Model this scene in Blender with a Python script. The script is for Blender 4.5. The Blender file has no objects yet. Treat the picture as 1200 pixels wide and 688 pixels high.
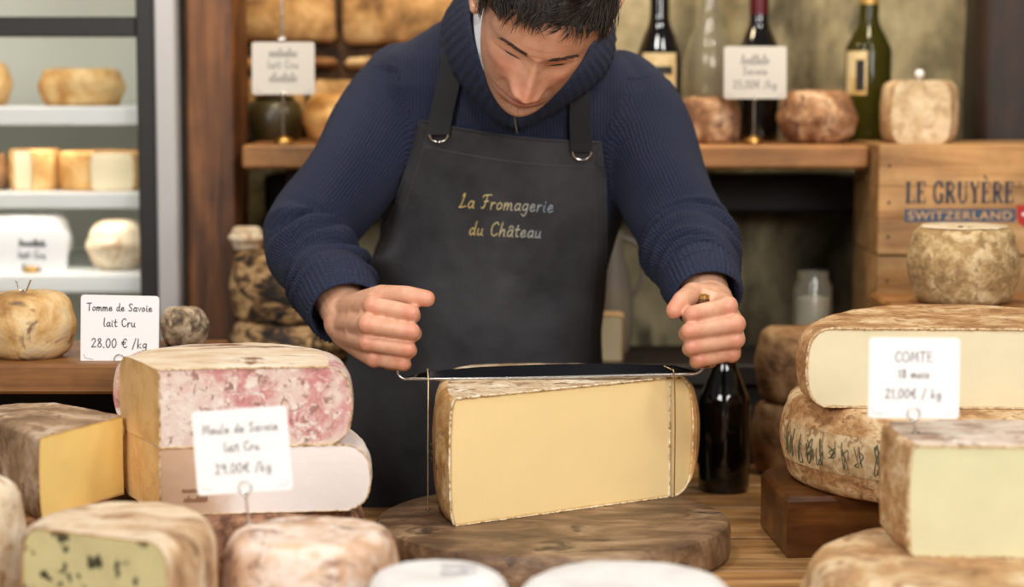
import bpy, bmesh, math, random
import numpy as np
from mathutils import Vector, Matrix, noise
from mathutils.bvhtree import BVHTree

SC = bpy.context.scene
COL = SC.collection
R = math.radians
random.seed(7)
rng = np.random.default_rng(7)

# ------------------------------------------------------------------ camera
FPX, CAMZ, PITCH = 2500.0, 1.435, R(5.8)
cam_d = bpy.data.cameras.new('camera')
cam = bpy.data.objects.new('camera', cam_d)
COL.objects.link(cam)
cam.location = (0, 0, CAMZ)
cam.rotation_euler = (R(90) - PITCH, 0, 0)
cam_d.sensor_width = 36.0
cam_d.lens = 36.0 * FPX / 1200.0
cam_d.clip_start = 0.05
cam_d.dof.use_dof = True
cam_d.dof.focus_distance = 2.44
cam_d.dof.aperture_fstop = 2.6
SC.camera = cam

# ------------------------------------------------------------------ world, lights, exposure
SC.view_settings.view_transform = 'Standard'
SC.view_settings.look = 'None'
SC.view_settings.gamma = 1.0
SC.view_settings.use_curve_mapping = False
SC.view_settings.exposure = -0.05
world = bpy.data.worlds.new('world')
SC.world = world
world.use_nodes = True
world.node_tree.nodes['Background'].inputs[0].default_value = (1.0, 0.96, 0.92, 1)
world.node_tree.nodes['Background'].inputs[1].default_value = 0.13


def area_light(name, loc, target, size, power, color, spread=180):
    d = bpy.data.lights.new(name, 'AREA')
    d.shape = 'DISK'
    d.size = size
    d.energy = power
    d.color = color
    d.spread = R(spread)
    o = bpy.data.objects.new(name, d)
    COL.objects.link(o)
    o.location = loc
    o.rotation_euler = (Vector(target) - Vector(loc)).to_track_quat('-Z', 'Y').to_euler()
    return o


area_light('shop_window_light', (-1.25, 0.0, 2.35), (0.0, 2.3, 1.1), 1.1, 40, (1.0, 0.985, 0.97))
area_light('shop_window_light', (1.05, -0.1, 2.2), (0.0, 2.4, 1.1), 1.1, 44, (1.0, 0.985, 0.97))
area_light('ceiling_lamp_light', (-0.35, 1.75, 2.7), (-0.1, 2.35, 1.0), 0.30, 11, (1.0, 0.97, 0.93))
area_light('ceiling_lamp_light', (0.8, 1.7, 2.65), (0.3, 2.35, 1.0), 0.30, 9, (1.0, 0.97, 0.93))
area_light('wall_lamp_and_fill', (-0.28, 2.95, 2.15), (-0.28, 3.42, 1.35), 0.12, 3.8, (1.0, 0.80, 0.52))
area_light('wall_lamp_and_fill', (0.45, 2.75, 2.2), (0.42, 3.4, 1.4), 0.12, 5.5, (1.0, 0.84, 0.60))  # added fill without a lamp of its own, brightens the crate and right-hand shelf


# ------------------------------------------------------------------ pixel -> point
def P(px, py, Y):
    sx, sy = (px - 600) / FPX, (344 - py) / FPX
    d = Vector((sx, math.cos(PITCH) + sy * math.sin(PITCH), -math.sin(PITCH) + sy * math.cos(PITCH)))
    k = Y / d.y
    return Vector((d.x * k, Y, CAMZ + d.z * k))


def raydir(px, py):
    return (P(px, py, 2.0) - Vector((0, 0, CAMZ))).normalized()


# ------------------------------------------------------------------ materials
def lin(c):
    out = []
    for v in c[:3]:
        v = v / 255.0
        out.append(v / 12.92 if v <= 0.04045 else ((v + 0.055) / 1.055) ** 2.4)
    return (*out, 1.0)


def new_mat(name):
    m = bpy.data.materials.new(name)
    m.use_nodes = True
    nt = m.node_tree
    return m, nt, nt.nodes['Principled BSDF']


def plain(name, col, rough=0.5, metal=0.0, **kw):
    m, nt, b = new_mat(name)
    b.inputs['Base Color'].default_value = lin(col)
    b.inputs['Roughness'].default_value = rough
    b.inputs['Metallic'].default_value = metal
    for k, v in kw.items():
        b.inputs[k.replace('_', ' ')].default_value = v
    return m


def ramp(nt, stops, interp='LINEAR'):
    n = nt.nodes.new('ShaderNodeValToRGB')
    n.color_ramp.interpolation = interp
    e = n.color_ramp.elements
    while len(e) < len(stops):
        e.new(0.5)
    for i, (p, c) in enumerate(stops):
        e[i].position = p
        e[i].color = lin(c)
    return n


def coords(nt, stretch=(1, 1, 1), rot=(0, 0, 0), off=(0, 0, 0)):
    tc = nt.nodes.new('ShaderNodeTexCoord')
    mp = nt.nodes.new('ShaderNodeMapping')
    mp.inputs['Scale'].default_value = stretch
    mp.inputs['Rotation'].default_value = rot
    mp.inputs['Location'].default_value = off
    nt.links.new(tc.outputs['Object'], mp.inputs['Vector'])
    return mp.outputs[0]


def noise_tex(nt, vec, scale, detail=6, rough=0.6, dist=0.0):
    n = nt.nodes.new('ShaderNodeTexNoise')
    n.inputs['Scale'].default_value = scale
    n.inputs['Detail'].default_value = detail
    n.inputs['Roughness'].default_value = rough
    n.inputs['Distortion'].default_value = dist
    nt.links.new(vec, n.inputs['Vector'])
    return n


def mixc(nt, fac, a, b, mode='MIX'):
    n = nt.nodes.new('ShaderNodeMix')
    n.data_type = 'RGBA'
    n.blend_type = mode
    for sock, v in ((n.inputs[0], fac), (n.inputs[6], a), (n.inputs[7], b)):
        if isinstance(v, (int, float)):
            sock.default_value = v
        elif isinstance(v, tuple):
            sock.default_value = v
        else:
            nt.links.new(v, sock)
    return n.outputs[2]


def bump(nt, b, height, strength, dist=0.002):
    n = nt.nodes.new('ShaderNodeBump')
    n.inputs['Strength'].default_value = strength
    n.inputs['Distance'].default_value = dist
    nt.links.new(height, n.inputs['Height'])
    nt.links.new(n.outputs[0], b.inputs['Normal'])


def rind(name, stops, scale=14, rough=0.8, bstr=0.8, spots=None, spot_scale=40, spot_cut=(0.56, 0.66), stretch=(1, 1, 1), off=(0, 0, 0), bscale=90, detail=7, dist=0.4, bdist=0.003):
    """mottled natural surface: broad noise ramp, finer spots of another colour, rough relief"""
    m, nt, b = new_mat(name)
    v = coords(nt, stretch, off=off)
    n = noise_tex(nt, v, scale, detail, 0.65, dist)
    c = ramp(nt, [(0.5 + (p_ - 0.5) * 0.62, q_) for p_, q_ in stops])
    nt.links.new(n.outputs['Fac'], c.inputs[0])
    out = c.outputs[0]
    if spots:
        n2 = noise_tex(nt, v, spot_scale, 4, 0.6, 0.8)
        r2 = ramp(nt, [(spot_cut[0] - .03, (0, 0, 0)), (spot_cut[1] - .03, (255, 255, 255))])
        nt.links.new(n2.outputs['Fac'], r2.inputs[0])
        out = mixc(nt, r2.outputs[0], out, lin(spots))
    nt.links.new(out, b.inputs['Base Color'])
    b.inputs['Roughness'].default_value = rough
    nb = noise_tex(nt, v, bscale, 5, 0.6)
    bump(nt, b, nb.outputs['Fac'], bstr, bdist)
    return m


def paste(name, col, edge_col, deep, width=0.008, rough=0.45, holes=None, hole_scale=60, mott=0.25, mid=None, sss=0.08, mscale=26):
    """cut cheese face: even paste, deeper tone towards the rind (attribute 'edge' = metres to the rind)"""
    m, nt, b = new_mat(name)
    v = coords(nt)
    n = noise_tex(nt, v, mscale, 5, 0.6)
    dark = tuple(int(x * 0.9) for x in col)
    c = ramp(nt, [(0.3, dark), (0.7, col)])
    nt.links.new(n.outputs['Fac'], c.inputs[0])
    out = mixc(nt, mott, lin(col), c.outputs[0])
    if holes:
        vo = noise_tex(nt, v, hole_scale, 2, 0.5, 0.3)
        r2 = ramp(nt, [(0.60, (0, 0, 0)), (0.64, (255, 255, 255))])
        nt.links.new(vo.outputs['Fac'], r2.inputs[0])
        out = mixc(nt, r2.outputs[0], out, lin(holes))
    at = nt.nodes.new('ShaderNodeAttribute')
    at.attribute_name = 'edge'
    wob = noise_tex(nt, v, 90, 3, 0.6)
    ad = nt.nodes.new('ShaderNodeMath')
    ad.operation = 'MULTIPLY_ADD'
    ad.inputs[1].default_value = 0.003
    nt.links.new(wob.outputs['Fac'], ad.inputs[0])
    nt.links.new(at.outputs['Fac'], ad.inputs[2])
    mr = nt.nodes.new('ShaderNodeMapRange')
    mr.inputs['From Min'].default_value = 0.0015
    mr.inputs['From Max'].default_value = 0.0015 + width
    nt.links.new(ad.outputs[0], mr.inputs['Value'])
    r = ramp(nt, [(0.0, (255, 255, 255)), (0.12, (235, 235, 235)), (0.22, (90, 90, 90)), (1.0, (0, 0, 0))])
    nt.links.new(mr.outputs[0], r.inputs[0])
    r3 = ramp(nt, [(0.0, edge_col), (0.14, edge_col), (0.3, deep), (1.0, mid or deep)])
    nt.links.new(mr.outputs[0], r3.inputs[0])
    out = mixc(nt, r.outputs[0], out, r3.outputs[0])
    nt.links.new(out, b.inputs['Base Color'])
    b.inputs['Roughness'].default_value = rough
    b.inputs['Subsurface Weight'].default_value = sss
    b.inputs['Subsurface Radius'].default_value = (0.006, 0.004, 0.002)
    nb = noise_tex(nt, v, 120, 4, 0.6)
    bump(nt, b, nb.outputs['Fac'], 0.12, 0.0015)
    return m


def wood(name, dark, midc, light, axis='x', scale=9, rough=0.55, bstr=0.35, stretch=14, off=(0, 0, 0)):
    m, nt, b = new_mat(name)
    s = {'x': (1, stretch, stretch), 'y': (stretch, 1, stretch), 'z': (stretch, stretch, 1)}[axis]
    v = coords(nt, s, off=off)
    n = noise_tex(nt, v, scale * 0.35, 7, 0.62, 0.9)
    c = ramp(nt, [(0.28, dark), (0.48, midc), (0.72, light)])
    nt.links.new(n.outputs['Fac'], c.inputs[0])
    v2 = coords(nt, (1, 1, 1), off=off)
    n2 = noise_tex(nt, v2, 7, 4, 0.6)
    r2 = ramp(nt, [(0.35, (140, 140, 140)), (0.65, (255, 255, 255))])
    nt.links.new(n2.outputs['Fac'], r2.inputs[0])
    out = mixc(nt, 0.7, c.outputs[0], r2.outputs[0], 'MULTIPLY')
    nt.links.new(out, b.inputs['Base Color'])
    b.inputs['Roughness'].default_value = rough
    bump(nt, b, n.outputs['Fac'], bstr, 0.002)
    return m


# ------------------------------------------------------------------ mesh building
def catmull(pts, n=8, closed=False):
    pts = [Vector(p) for p in pts]
    out = []
    N = len(pts)
    if N < 3 and not closed:
        return [pts[0].lerp(pts[-1], i / n) for i in range(n + 1)]
    segs = N if closed else N - 1
    for i in range(segs):
        if closed:
            p0, p1, p2, p3 = pts[i - 1], pts[i], pts[(i + 1) % N], pts[(i + 2) % N]
        else:
            p0 = pts[i - 1] if i > 0 else pts[0] * 2 - pts[1]
            p1, p2 = pts[i], pts[i + 1]
            p3 = pts[i + 2] if i + 2 < N else pts[-1] * 2 - pts[-2]
        for k in range(n):
            t = k / n
            out.append(0.5 * ((2 * p1) + (p2 - p0) * t + (2 * p0 - 5 * p1 + 4 * p2 - p3) * t * t + (3 * p1 - p0 - 3 * p2 + p3) * t ** 3))
    if not closed:
        out.append(pts[-1].copy())
    return out


def interp(xs, ys, x):
    return float(np.interp(x, xs, ys))


class MB:
    def __init__(self):
        self.v, self.f = [], []

    def add(self, vs, fs):
        o = len(self.v)
        self.v += [Vector(p) for p in vs]
        self.f += [tuple(i + o for i in f) for f in fs]
        return self

    def box(self, x0, x1, y0, y1, z0, z1, ch=0.0, mtx=None):
        bm = bmesh.new()
        bmesh.ops.create_cube(bm, size=1)
        for v in bm.verts:
            v.co = Vector(((x0 + x1) / 2 + v.co.x * (x1 - x0), (y0 + y1) / 2 + v.co.y * (y1 - y0), (z0 + z1) / 2 + v.co.z * (z1 - z0)))
        if ch > 0:
            bmesh.ops.bevel(bm, geom=bm.edges[:], offset=ch, segments=1, affect='EDGES')
        bm.verts.index_update()
        vs = [mtx @ v.co if mtx else v.co.copy() for v in bm.verts]
        fs = [[v.index for v in f.verts] for f in bm.faces]
        bm.free()
        return self.add(vs, fs)

    def rings(self, rings, cap=True, close=False):
        n = len(rings[0])
        vs = [p for r in rings for p in r]
        fs = []
        m = len(rings)
        for i in range(m if close else m - 1):
            a, b = i * n, ((i + 1) % m) * n
            for j in range(n):
                k = (j + 1) % n
                fs.append((a + j, a + k, b + k, b + j))
        if cap and not close:
            c0 = sum((Vector(p) for p in rings[0]), Vector()) / n
            c1 = sum((Vector(p) for p in rings[-1]), Vector()) / n
            i0, i1 = len(vs), len(vs) + 1
            vs += [c0, c1]
            for j in range(n):
                k = (j + 1) % n
                fs.append((i0, k, j))
                fs.append((i1, (m - 1) * n + j, (m - 1) * n + k))
        return self.add(vs, fs)

    def tube(self, path, r, n=10, cap=True, close=False, squash=None):
        path = [Vector(p) for p in path]
        m = len(path)
        rs = r if isinstance(r, (list, tuple)) else [r] * m
        if len(rs) != m:
            rs = [interp(np.linspace(0, 1, len(rs)), rs, i / (m - 1)) for i in range(m)]
        rings = []
        up = None
        for i in range(m):
            if close:
                t = path[(i + 1) % m] - path[i - 1]
            else:
                t = path[min(i + 1, m - 1)] - path[max(i - 1, 0)]
            t.normalize()
            if up is None:
                up = Vector((0, 0, 1)) if abs(t.z) < 0.9 else Vector((0, 1, 0))
            a = (up - t * up.dot(t)).normalized()
            up = a
            b = t.cross(a)
            q = squash or (1, 1)
            rings.append([path[i] + (a * math.cos(2 * math.pi * j / n) * q[0] + b * math.sin(2 * math.pi * j / n) * q[1]) * rs[i] for j in range(n)])
        return self.rings(rings, cap, close)

    def ball(self, c, r, n=12, sc=(1, 1, 1)):
        c = Vector(c)
        rings = []
        for i in range(1, n):
            a = math.pi * i / n
            rings.append([c + Vector((r * sc[0] * math.sin(a) * math.cos(2 * math.pi * j / (2 * n)), r * sc[1] * math.sin(a) * math.sin(2 * math.pi * j / (2 * n)), -r * sc[2] * math.cos(a))) for j in range(2 * n)])
        return self.rings(rings)

    def revolve(self, c, prof, n=48):
        """prof: (radius, z) from bottom to top"""
        c = Vector(c)
        rings = [[c + Vector((r * math.cos(2 * math.pi * j / n), r * math.sin(2 * math.pi * j / n), z)) for j in range(n)] for r, z in prof]
        return self.rings(rings)

    def capsules(self, pts, rs, n=16):
        """round-ended tapered chain, for remeshing into one body"""
        for i in range(len(pts) - 1):
            a, b = Vector(pts[i]), Vector(pts[i + 1])
            ra, rb = rs[i], rs[i + 1]
            t = (b - a)
            L = t.length
            t.normalize()
            u = Vector((0, 0, 1)) if abs(t.z) < 0.9 else Vector((1, 0, 0))
            u = (u - t * u.dot(t)).normalized()
            w = t.cross(u)
            rings = []
            for k in range(1, 6):
                th = math.pi / 2 * (1 - k / 5)
                rings.append((a - t * ra * math.sin(th), ra * math.cos(th)))
            for k in range(0, 5):
                th = math.pi / 2 * (k / 5)
                rings.append((b + t * rb * math.sin(th), rb * math.cos(th)))
            self.rings([[c + (u * math.cos(2 * math.pi * j / n) + w * math.sin(2 * math.pi * j / n)) * r for j in range(n)] for c, r in rings])
        return self


def make_mesh(name, mb, smooth=40):
    me = bpy.data.meshes.new(name)
    me.from_pydata([tuple(p) for p in mb.v], [], mb.f)
    bm = bmesh.new()
    bm.from_mesh(me)
    bmesh.ops.recalc_face_normals(bm, faces=bm.faces)
    bm.to_mesh(me)
    bm.free()
    if smooth:
        me.shade_smooth()
        if smooth < 180:
            me.set_sharp_from_angle(angle=R(smooth))
    return me


def tag(o, label=None, cat=None, group=None, kind=None):
    for k, v in (('label', label), ('category', cat), ('group', group), ('kind', kind)):
        if v:
            o[k] = v
    return o


def thing(name, label, cat, loc, group=None):
    o = bpy.data.objects.new(name, None)
    COL.objects.link(o)
    o.location = loc
    o.empty_display_size = 0.05
    return tag(o, label, cat, group)


def root_loc(o):
    while o.parent:
        o = o.parent
    return o.location.copy()


def part(name, mb, m, parent=None, smooth=40, label=None, origin=None):
    """one mesh object; world-space vertices are moved into the frame of its thing"""
    base = root_loc(parent) if parent else Vector(origin or (0, 0, 0))
    mb.v = [p - base for p in mb.v]
    me = make_mesh(name, mb, smooth)
    me.materials.append(m)
    o = bpy.data.objects.new(name, me)
    COL.objects.link(o)
    if parent:
        o.parent = parent
    else:
        o.location = base
    if label:
        o['label'] = label
    return o


def attr(o, name, vals):
    a = o.data.attributes.new(name, 'FLOAT', 'POINT')
    a.data.foreach_set('value', np.asarray(vals, dtype=np.float32))


def wobble(mb, amp, scale, seed=0.0):
    """uneven surface of hand-made things"""
    s = Vector((seed, seed * 1.7, -seed))
    for p in mb.v:
        d = noise.noise_vector(p * scale + s) + 0.5 * noise.noise_vector(p * scale * 2.7 + s)
        p += d * amp
    return mb


# ------------------------------------------------------------------ cheeses
def wheel_mb(c, r, h, edge=0.012, bulge=0.006, n=72, irr=0.0015, dome=0.0, seed=1.0):
    prof = [(r * 0.02, 0.0), (r * 0.5, 0.0), (r - edge, 0.0)]
    for k in range(1, 6):
        a = math.pi / 2 * k / 5
        prof.append((r - edge + edge * math.sin(a), edge - edge * math.cos(a)))
    for k in range(1, 8):
        t = k / 8
        prof.append((r + bulge * math.sin(math.pi * t), edge + (h - 2 * edge) * t))
    for k in range(0, 6):
        a = math.pi / 2 * k / 5
        prof.append((r - edge + edge * math.cos(a), h - edge + edge * math.sin(a)))
    for q in (0.8, 0.6, 0.4, 0.2, 0.02):
        prof.append((r * q - edge * q, h + dome * (1 - q * q)))
    mb = MB().revolve(c, prof, n)
    wobble(mb, irr, 22, seed)
    zlo = c[2]
    for p in mb.v:
        if p.z < zlo + 0.004:
            p.z = max(p.z, zlo) if p.z - zlo > 0.002 else zlo
    return mb


def cheese_wheel(label, c, r, h, m, group=None, name='round_cheese', **kw):
    mb = wheel_mb(c, r, h, **kw)
    o = part(name, mb, m, smooth=60, origin=c)
    return tag(o, label, 'cheese', group)


def cut_cheese(name, label, segs, z0, h, m_rind, m_paste, bulge=0.008, edge=0.006, irr=0.001, K=22, seed=2.0, group=None, paste_name='cut_face', dome=0.0, m_top=None, crust=None, crust_r=.0014):
    """segs: ('cut', (x,y), (x,y)) or ('rind', [(x,y)...]) in order around the plan; rind sides bulge, cut sides are flat"""
    pts0 = []
    for s in segs:
        pts0 += [s[1], s[2]] if s[0] == 'cut' else list(s[1])
    cx = sum(p[0] for p in pts0) / len(pts0)
    cy = sum(p[1] for p in pts0) / len(pts0)
    cen = Vector((cx, cy, 0))
    area = sum(pts0[i - 1][0] * pts0[i][1] - pts0[i][0] * pts0[i - 1][1] for i in range(len(pts0)))
    sgn = 1 if area > 0 else -1
    t = thing(name, label, 'cheese', (cx, cy, z0), group)
    N = len(segs)
    ts = [0, 0.012, 0.03, 0.055, 0.09] + list(np.linspace(0.13, 0.87, K - 10)) + [0.91, 0.945, 0.97, 0.988, 1.0]

    def prof(tt):
        b = bulge * (1 - abs(2 * tt - 1) ** 2.4)
        for q in (tt * h, (1 - tt) * h):
            if q < edge:
                b -= edge * (1 - math.sqrt(max(0, 1 - (1 - q / edge) ** 2)))
        return b

    boundary = []
    rmb = MB()
    for i, s in enumerate(segs):
        prv, nxt = segs[i - 1], segs[(i + 1) % N]
        cols = []
        if s[0] == 'cut':
            a, b = Vector((*s[1], 0)), Vector((*s[2], 0))
            L = (b - a).length
            d = (b - a).normalized()
            ss = sorted(set([0, 0.005, 0.012, 0.022, 0.035, 0.055, 0.08] + list(np.linspace(0.11, 0.89, 18)) + [0.92, 0.945, 0.965, 0.978, 0.988, 0.995, 1]))
            for q in ss:
                off = Vector()
                ws, we = s[4] if len(s) > 4 else (1, 1)
                if prv[0] == 'rind':
                    off -= d * (1 - q) * ws
                if nxt[0] == 'rind':
                    off += d * q * we
                cols.append((a.lerp(b, q), off))
            ev = []
            for q, (p, off) in zip(ss, cols):
                for tt in ts:
                    e = min(tt * h, (1 - tt) * h)
                    if prv[0] == 'rind':
                        e = min(e, q * L)
                    if nxt[0] == 'rind':
                        e = min(e, (1 - q) * L)
                    ev.append(e)
        else:
            pl = catmull([(x, y, 0) for x, y in s[1]], 10)
            for k, p in enumerate(pl):
                tg = pl[min(k + 1, len(pl) - 1)] - pl[max(k - 1, 0)]
                nr = Vector((tg.y, -tg.x, 0)).normalized() * sgn
                if k == 0 and prv[0] == 'cut':
                    nr = (Vector((*prv[2], 0)) - Vector((*prv[1], 0))).normalized() * (prv[4][1] if len(prv) > 4 else 1)
                if k == len(pl) - 1 and nxt[0] == 'cut':
                    nr = (Vector((*nxt[1], 0)) - Vector((*nxt[2], 0))).normalized() * (nxt[4][0] if len(nxt) > 4 else 1)
                w_a = prv[4][1] if prv[0] == 'cut' and len(prv) > 4 else 1
                w_b = nxt[4][0] if nxt[0] == 'cut' and len(nxt) > 4 else 1
                if 0 < k < len(pl) - 1:
                    q = k / (len(pl) - 1)
                    nr = nr * (w_a + (w_b - w_a) * q * q)
                cols.append((p, nr))
        grid = [[p + off * prof(tt) + Vector((0, 0, z0 + tt * h)) for tt in ts] for p, off in cols]
        kk = len(ts)
        vs = [p for c in grid for p in c]
        fs = [(a * kk + b, (a + 1) * kk + b, (a + 1) * kk + b + 1, a * kk + b + 1) for a in range(len(grid) - 1) for b in range(kk - 1)]
        if s[0] == 'cut':
            mb = MB().add(vs, fs)
            wobble(mb, irr * 0.4, 30, seed)
            o = part(paste_name, mb, (s[3] if len(s) > 3 and s[3] else m_paste), t, smooth=60)
            attr(o, 'edge', ev)
            # make the face look outwards
            nrm = Vector((d.y, -d.x, 0)) * sgn
            if o.data.polygons[len(fs) // 2].normal.dot(nrm) < 0:
                o.data.flip_normals()
            if crust and not (len(s) > 3 and s[3]):
                loop = [g[0] for g in grid]
                if nxt[0] == 'rind':
                    loop += grid[-1][1:-1]
                loop2 = [g[-1] for g in grid][::-1]
                if prv[0] == 'rind':
                    loop2 += grid[0][1:-1][::-1]
                dense = []
                for lp in (loop + loop2[:1], loop2 + loop[:1]) if nxt[0] == 'rind' else (loop, loop2):
                    dd = []
                    for k in range(len(lp) - 1):
                        m_ = max(1, int((lp[k + 1] - lp[k]).length / .0025))
                        dd += [lp[k].lerp(lp[k + 1], z_ / m_) for z_ in range(m_)]
                    dd.append(lp[-1])
                    cm = MB().tube(dd, [crust_r * (.75 + .9 * abs(noise.noise(p * 260))) for p in dd], 7)
                    wobble(cm, .0007, 320, seed)
                    for p in cm.v:
                        p.z = max(p.z, z0 + .0001)
                    part('crust_edge', cm, crust, t, smooth=180)
        else:
            rmb.add(vs, fs)
        boundary += [(g[0], g[-1]) for g in grid[:-1]]
    # top and bottom skins
    for idx in (0, 1):
        tmb = MB() if idx and m_top else rmb
        ring = [b[idx] for b in boundary]
        n = len(ring)
        cc = Vector((cx, cy, z0 + (h + dome if idx else 0)))
        levels = [ring]
        for q in (0.94, 0.8, 0.6, 0.4, 0.2):
            levels.append([cc.lerp(p, q) for p in ring])
        for lv in levels[1:]:
            for p in lv:
                p.z = z0 if not idx else z0 + h + dome * max(0, 1 - ((p - cc).length / 0.12) ** 2)
        vs = [p for l in levels for p in l] + [cc]
        fs = []
        for a in range(len(levels) - 1):
            for j in range(n):
                k = (j + 1) % n
                fs.append((a * n + j, a * n + k, (a + 1) * n + k, (a + 1) * n + j))
        last = (len(levels) - 1) * n
        for j in range(n):
            fs.append((last + j, last + (j + 1) % n, len(vs) - 1))
        tmb.add(vs, fs)
        if tmb is not rmb:
            wobble(tmb, irr, 30, seed)
            part('top_rind', tmb, m_top, t, smooth=50)
    wobble(rmb, irr, 30, seed)
    for p in rmb.v:
        if p.z < z0 + 0.003:
            p.z = max(z0, p.z) if p.z > z0 + 0.0015 else z0
    part('rind', rmb, m_rind, t, smooth=50)
    return t


# ------------------------------------------------------------------ handwriting
def S(*p):
    return [(q.x, q.y) for q in catmull([(x, y, 0) for x, y in p], 6)]


def Ln(*p):
    return list(p)


GL = {
    'B': (.58, [Ln((.1, 1.0), (.08, 0)), S((.1, .98), (.42, .92), (.4, .62), (.12, .54)), S((.12, .54), (.5, .46), (.46, .08), (.08, .0))]),
    'T': (.62, [Ln((.02, .97), (.6, 1.0)), S((.33, .98), (.3, .5), (.28, 0))]),
    'L': (.6, [S((.2, .85), (.32, 1.0), (.3, .7), (.16, .1), (.06, .06), (.2, .0), (.55, .12))]),
    'F': (.62, [S((.02, .82), (.2, .98), (.66, 1.0)), S((.36, .96), (.3, .4), (.2, .05), (.05, .08)), Ln((.2, .52), (.5, .55))]),
    'M': (.8, [S((.03, 0), (.12, .5), (.18, 1.0)), Ln((.18, 1.0), (.39, .12), (.64, 1.0)), S((.64, 1.0), (.68, .5), (.74, 0))]),
    'S': (.55, [S((.5, .86), (.34, 1.0), (.12, .84), (.24, .55), (.44, .32), (.34, .03), (.04, .1))]),
    'C': (.62, [S((.56, .84), (.38, 1.0), (.1, .72), (.1, .25), (.32, 0), (.58, .18))]),
    'O': (.72, [S((.36, 1.0), (.06, .72), (.1, .2), (.36, 0), (.64, .28), (.6, .78), (.36, 1.0))]),
    'E': (.58, [Ln((.52, .98), (.1, 1.0), (.08, 0), (.54, .02)), Ln((.09, .52), (.44, .54))]),
    'a': (.5, [S((.42, .42), (.22, .5), (.05, .22), (.18, 0), (.4, .2)), S((.43, .48), (.4, .12), (.5, 0))]),
    'b': (.48, [Ln((.08, 1.0), (.06, .02)), S((.07, .2), (.28, .5), (.42, .26), (.26, 0), (.07, .06))]),
    'c': (.44, [S((.38, .4), (.22, .5), (.05, .24), (.2, 0), (.42, .12))]),
    'd': (.52, [S((.42, .4), (.22, .5), (.05, .22), (.18, 0), (.4, .2)), S((.46, 1.0), (.41, .4), (.42, .08), (.52, 0))]),
    'e': (.46, [S((.06, .24), (.32, .28), (.34, .46), (.18, .48), (.05, .2), (.2, 0), (.44, .12))]),
    'f': (.36, [S((.36, .92), (.22, .95), (.16, .4), (.14, -.1)), Ln((.02, .5), (.32, .52))]),
    'g': (.5, [S((.42, .42), (.22, .5), (.06, .24), (.2, .03), (.4, .22)), S((.43, .48), (.4, -.1), (.26, -.36), (.06, -.24))]),
    'h': (.5, [S((.12, 1.0), (.08, .5), (.05, 0)), S((.07, .2), (.26, .5), (.38, .38), (.38, .06), (.5, .02))]),
    'i': (.24, [S((.1, .48), (.08, .1), (.2, 0)), S((.12, .70), (.14, .72), (.13, .67))]),
    'k': (.48, [S((.12, 1.0), (.08, .5), (.05, 0)), Ln((.38, .46), (.08, .22), (.42, 0))]),
    'l': (.26, [S((.14, 1.0), (.08, .4), (.1, .06), (.22, 0))]),
    'm': (.72, [S((.04, .48), (.05, .0)), S((.05, .2), (.2, .5), (.3, .38), (.3, 0)), S((.31, .22), (.48, .5), (.58, .36), (.58, .06), (.7, 0))]),
    'n': (.5, [S((.05, .48), (.05, .0)), S((.05, .2), (.24, .5), (.36, .36), (.36, .06), (.48, 0))]),
    'o': (.46, [S((.22, .5), (.05, .3), (.12, .02), (.34, .1), (.38, .36), (.22, .5))]),
    'r': (.38, [S((.06, .48), (.06, 0)), S((.06, .22), (.2, .46), (.36, .44))]),
    's': (.4, [S((.34, .4), (.2, .5), (.08, .38), (.3, .18), (.2, 0), (.03, .08))]),
    't': (.36, [S((.18, .85), (.14, .3), (.18, .03), (.34, .05)), Ln((.02, .52), (.34, .55))]),
    'u': (.5, [S((.06, .48), (.06, .12), (.2, 0), (.36, .18)), S((.38, .48), (.37, .12), (.48, 0))]),
    'v': (.44, [Ln((.04, .48), (.2, 0), (.4, .5))]),
    '\u00e2': (.5, [S((.42, .42), (.22, .5), (.05, .22), (.18, 0), (.4, .2)), S((.43, .48), (.4, .12), (.5, 0)), Ln((.1, .64), (.25, .82), (.42, .64))]),
    '0': (.56, [S((.27, 1.0), (.05, .65), (.1, .12), (.28, 0), (.48, .35), (.44, .85), (.27, 1.0))]),
    '1': (.34, [Ln((.06, .8), (.2, 1.0), (.18, 0))]),
    '2': (.54, [S((.06, .8), (.24, 1.0), (.44, .8), (.26, .4), (.04, .02)), Ln((.04, .02), (.5, .04))]),
    '5': (.54, [Ln((.46, 1.0), (.12, .98), (.1, .58)), S((.1, .56), (.32, .64), (.46, .34), (.3, 0), (.05, .08))]),
    '8': (.54, [S((.42, .84), (.26, 1.0), (.1, .82), (.26, .56), (.46, .26), (.26, 0), (.06, .24), (.26, .54), (.42, .84))]),
    '9': (.54, [S((.44, .8), (.26, 1.0), (.06, .74), (.22, .5), (.44, .76)), S((.44, .8), (.42, .3), (.36, 0))]),
    '.': (.22, [S((.08, .02), (.11, .05), (.1, 0))]),
    ',': (.22, [S((.12, .08), (.1, -.05), (.05, -.14))]),
    '\u20ac': (.62, [S((.58, .86), (.42, 1.0), (.18, .74), (.18, .26), (.4, 0), (.58, .14)), Ln((.04, .6), (.44, .62)), Ln((.03, .42), (.4, .44))]),
    '/': (.5, [Ln((.06, -.15), (.44, 1.05))]),
    '-': (.4, [Ln((.06, .3), (.34, .32))]),
    ' ': (.34, []),
}


def text_strokes(s, slant=0.0):
    """strokes of a line of writing, centred on x = 0, cap height 1"""
    x, out = 0.0, []
    for ch in s:
        adv, st = GL[ch]
        for k in st:
            out.append([(x + a + slant * b, b) for a, b in k])
        x += adv + 0.1
    return [[(a - x / 2, b) for a, b in k] for k in out], x


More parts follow.
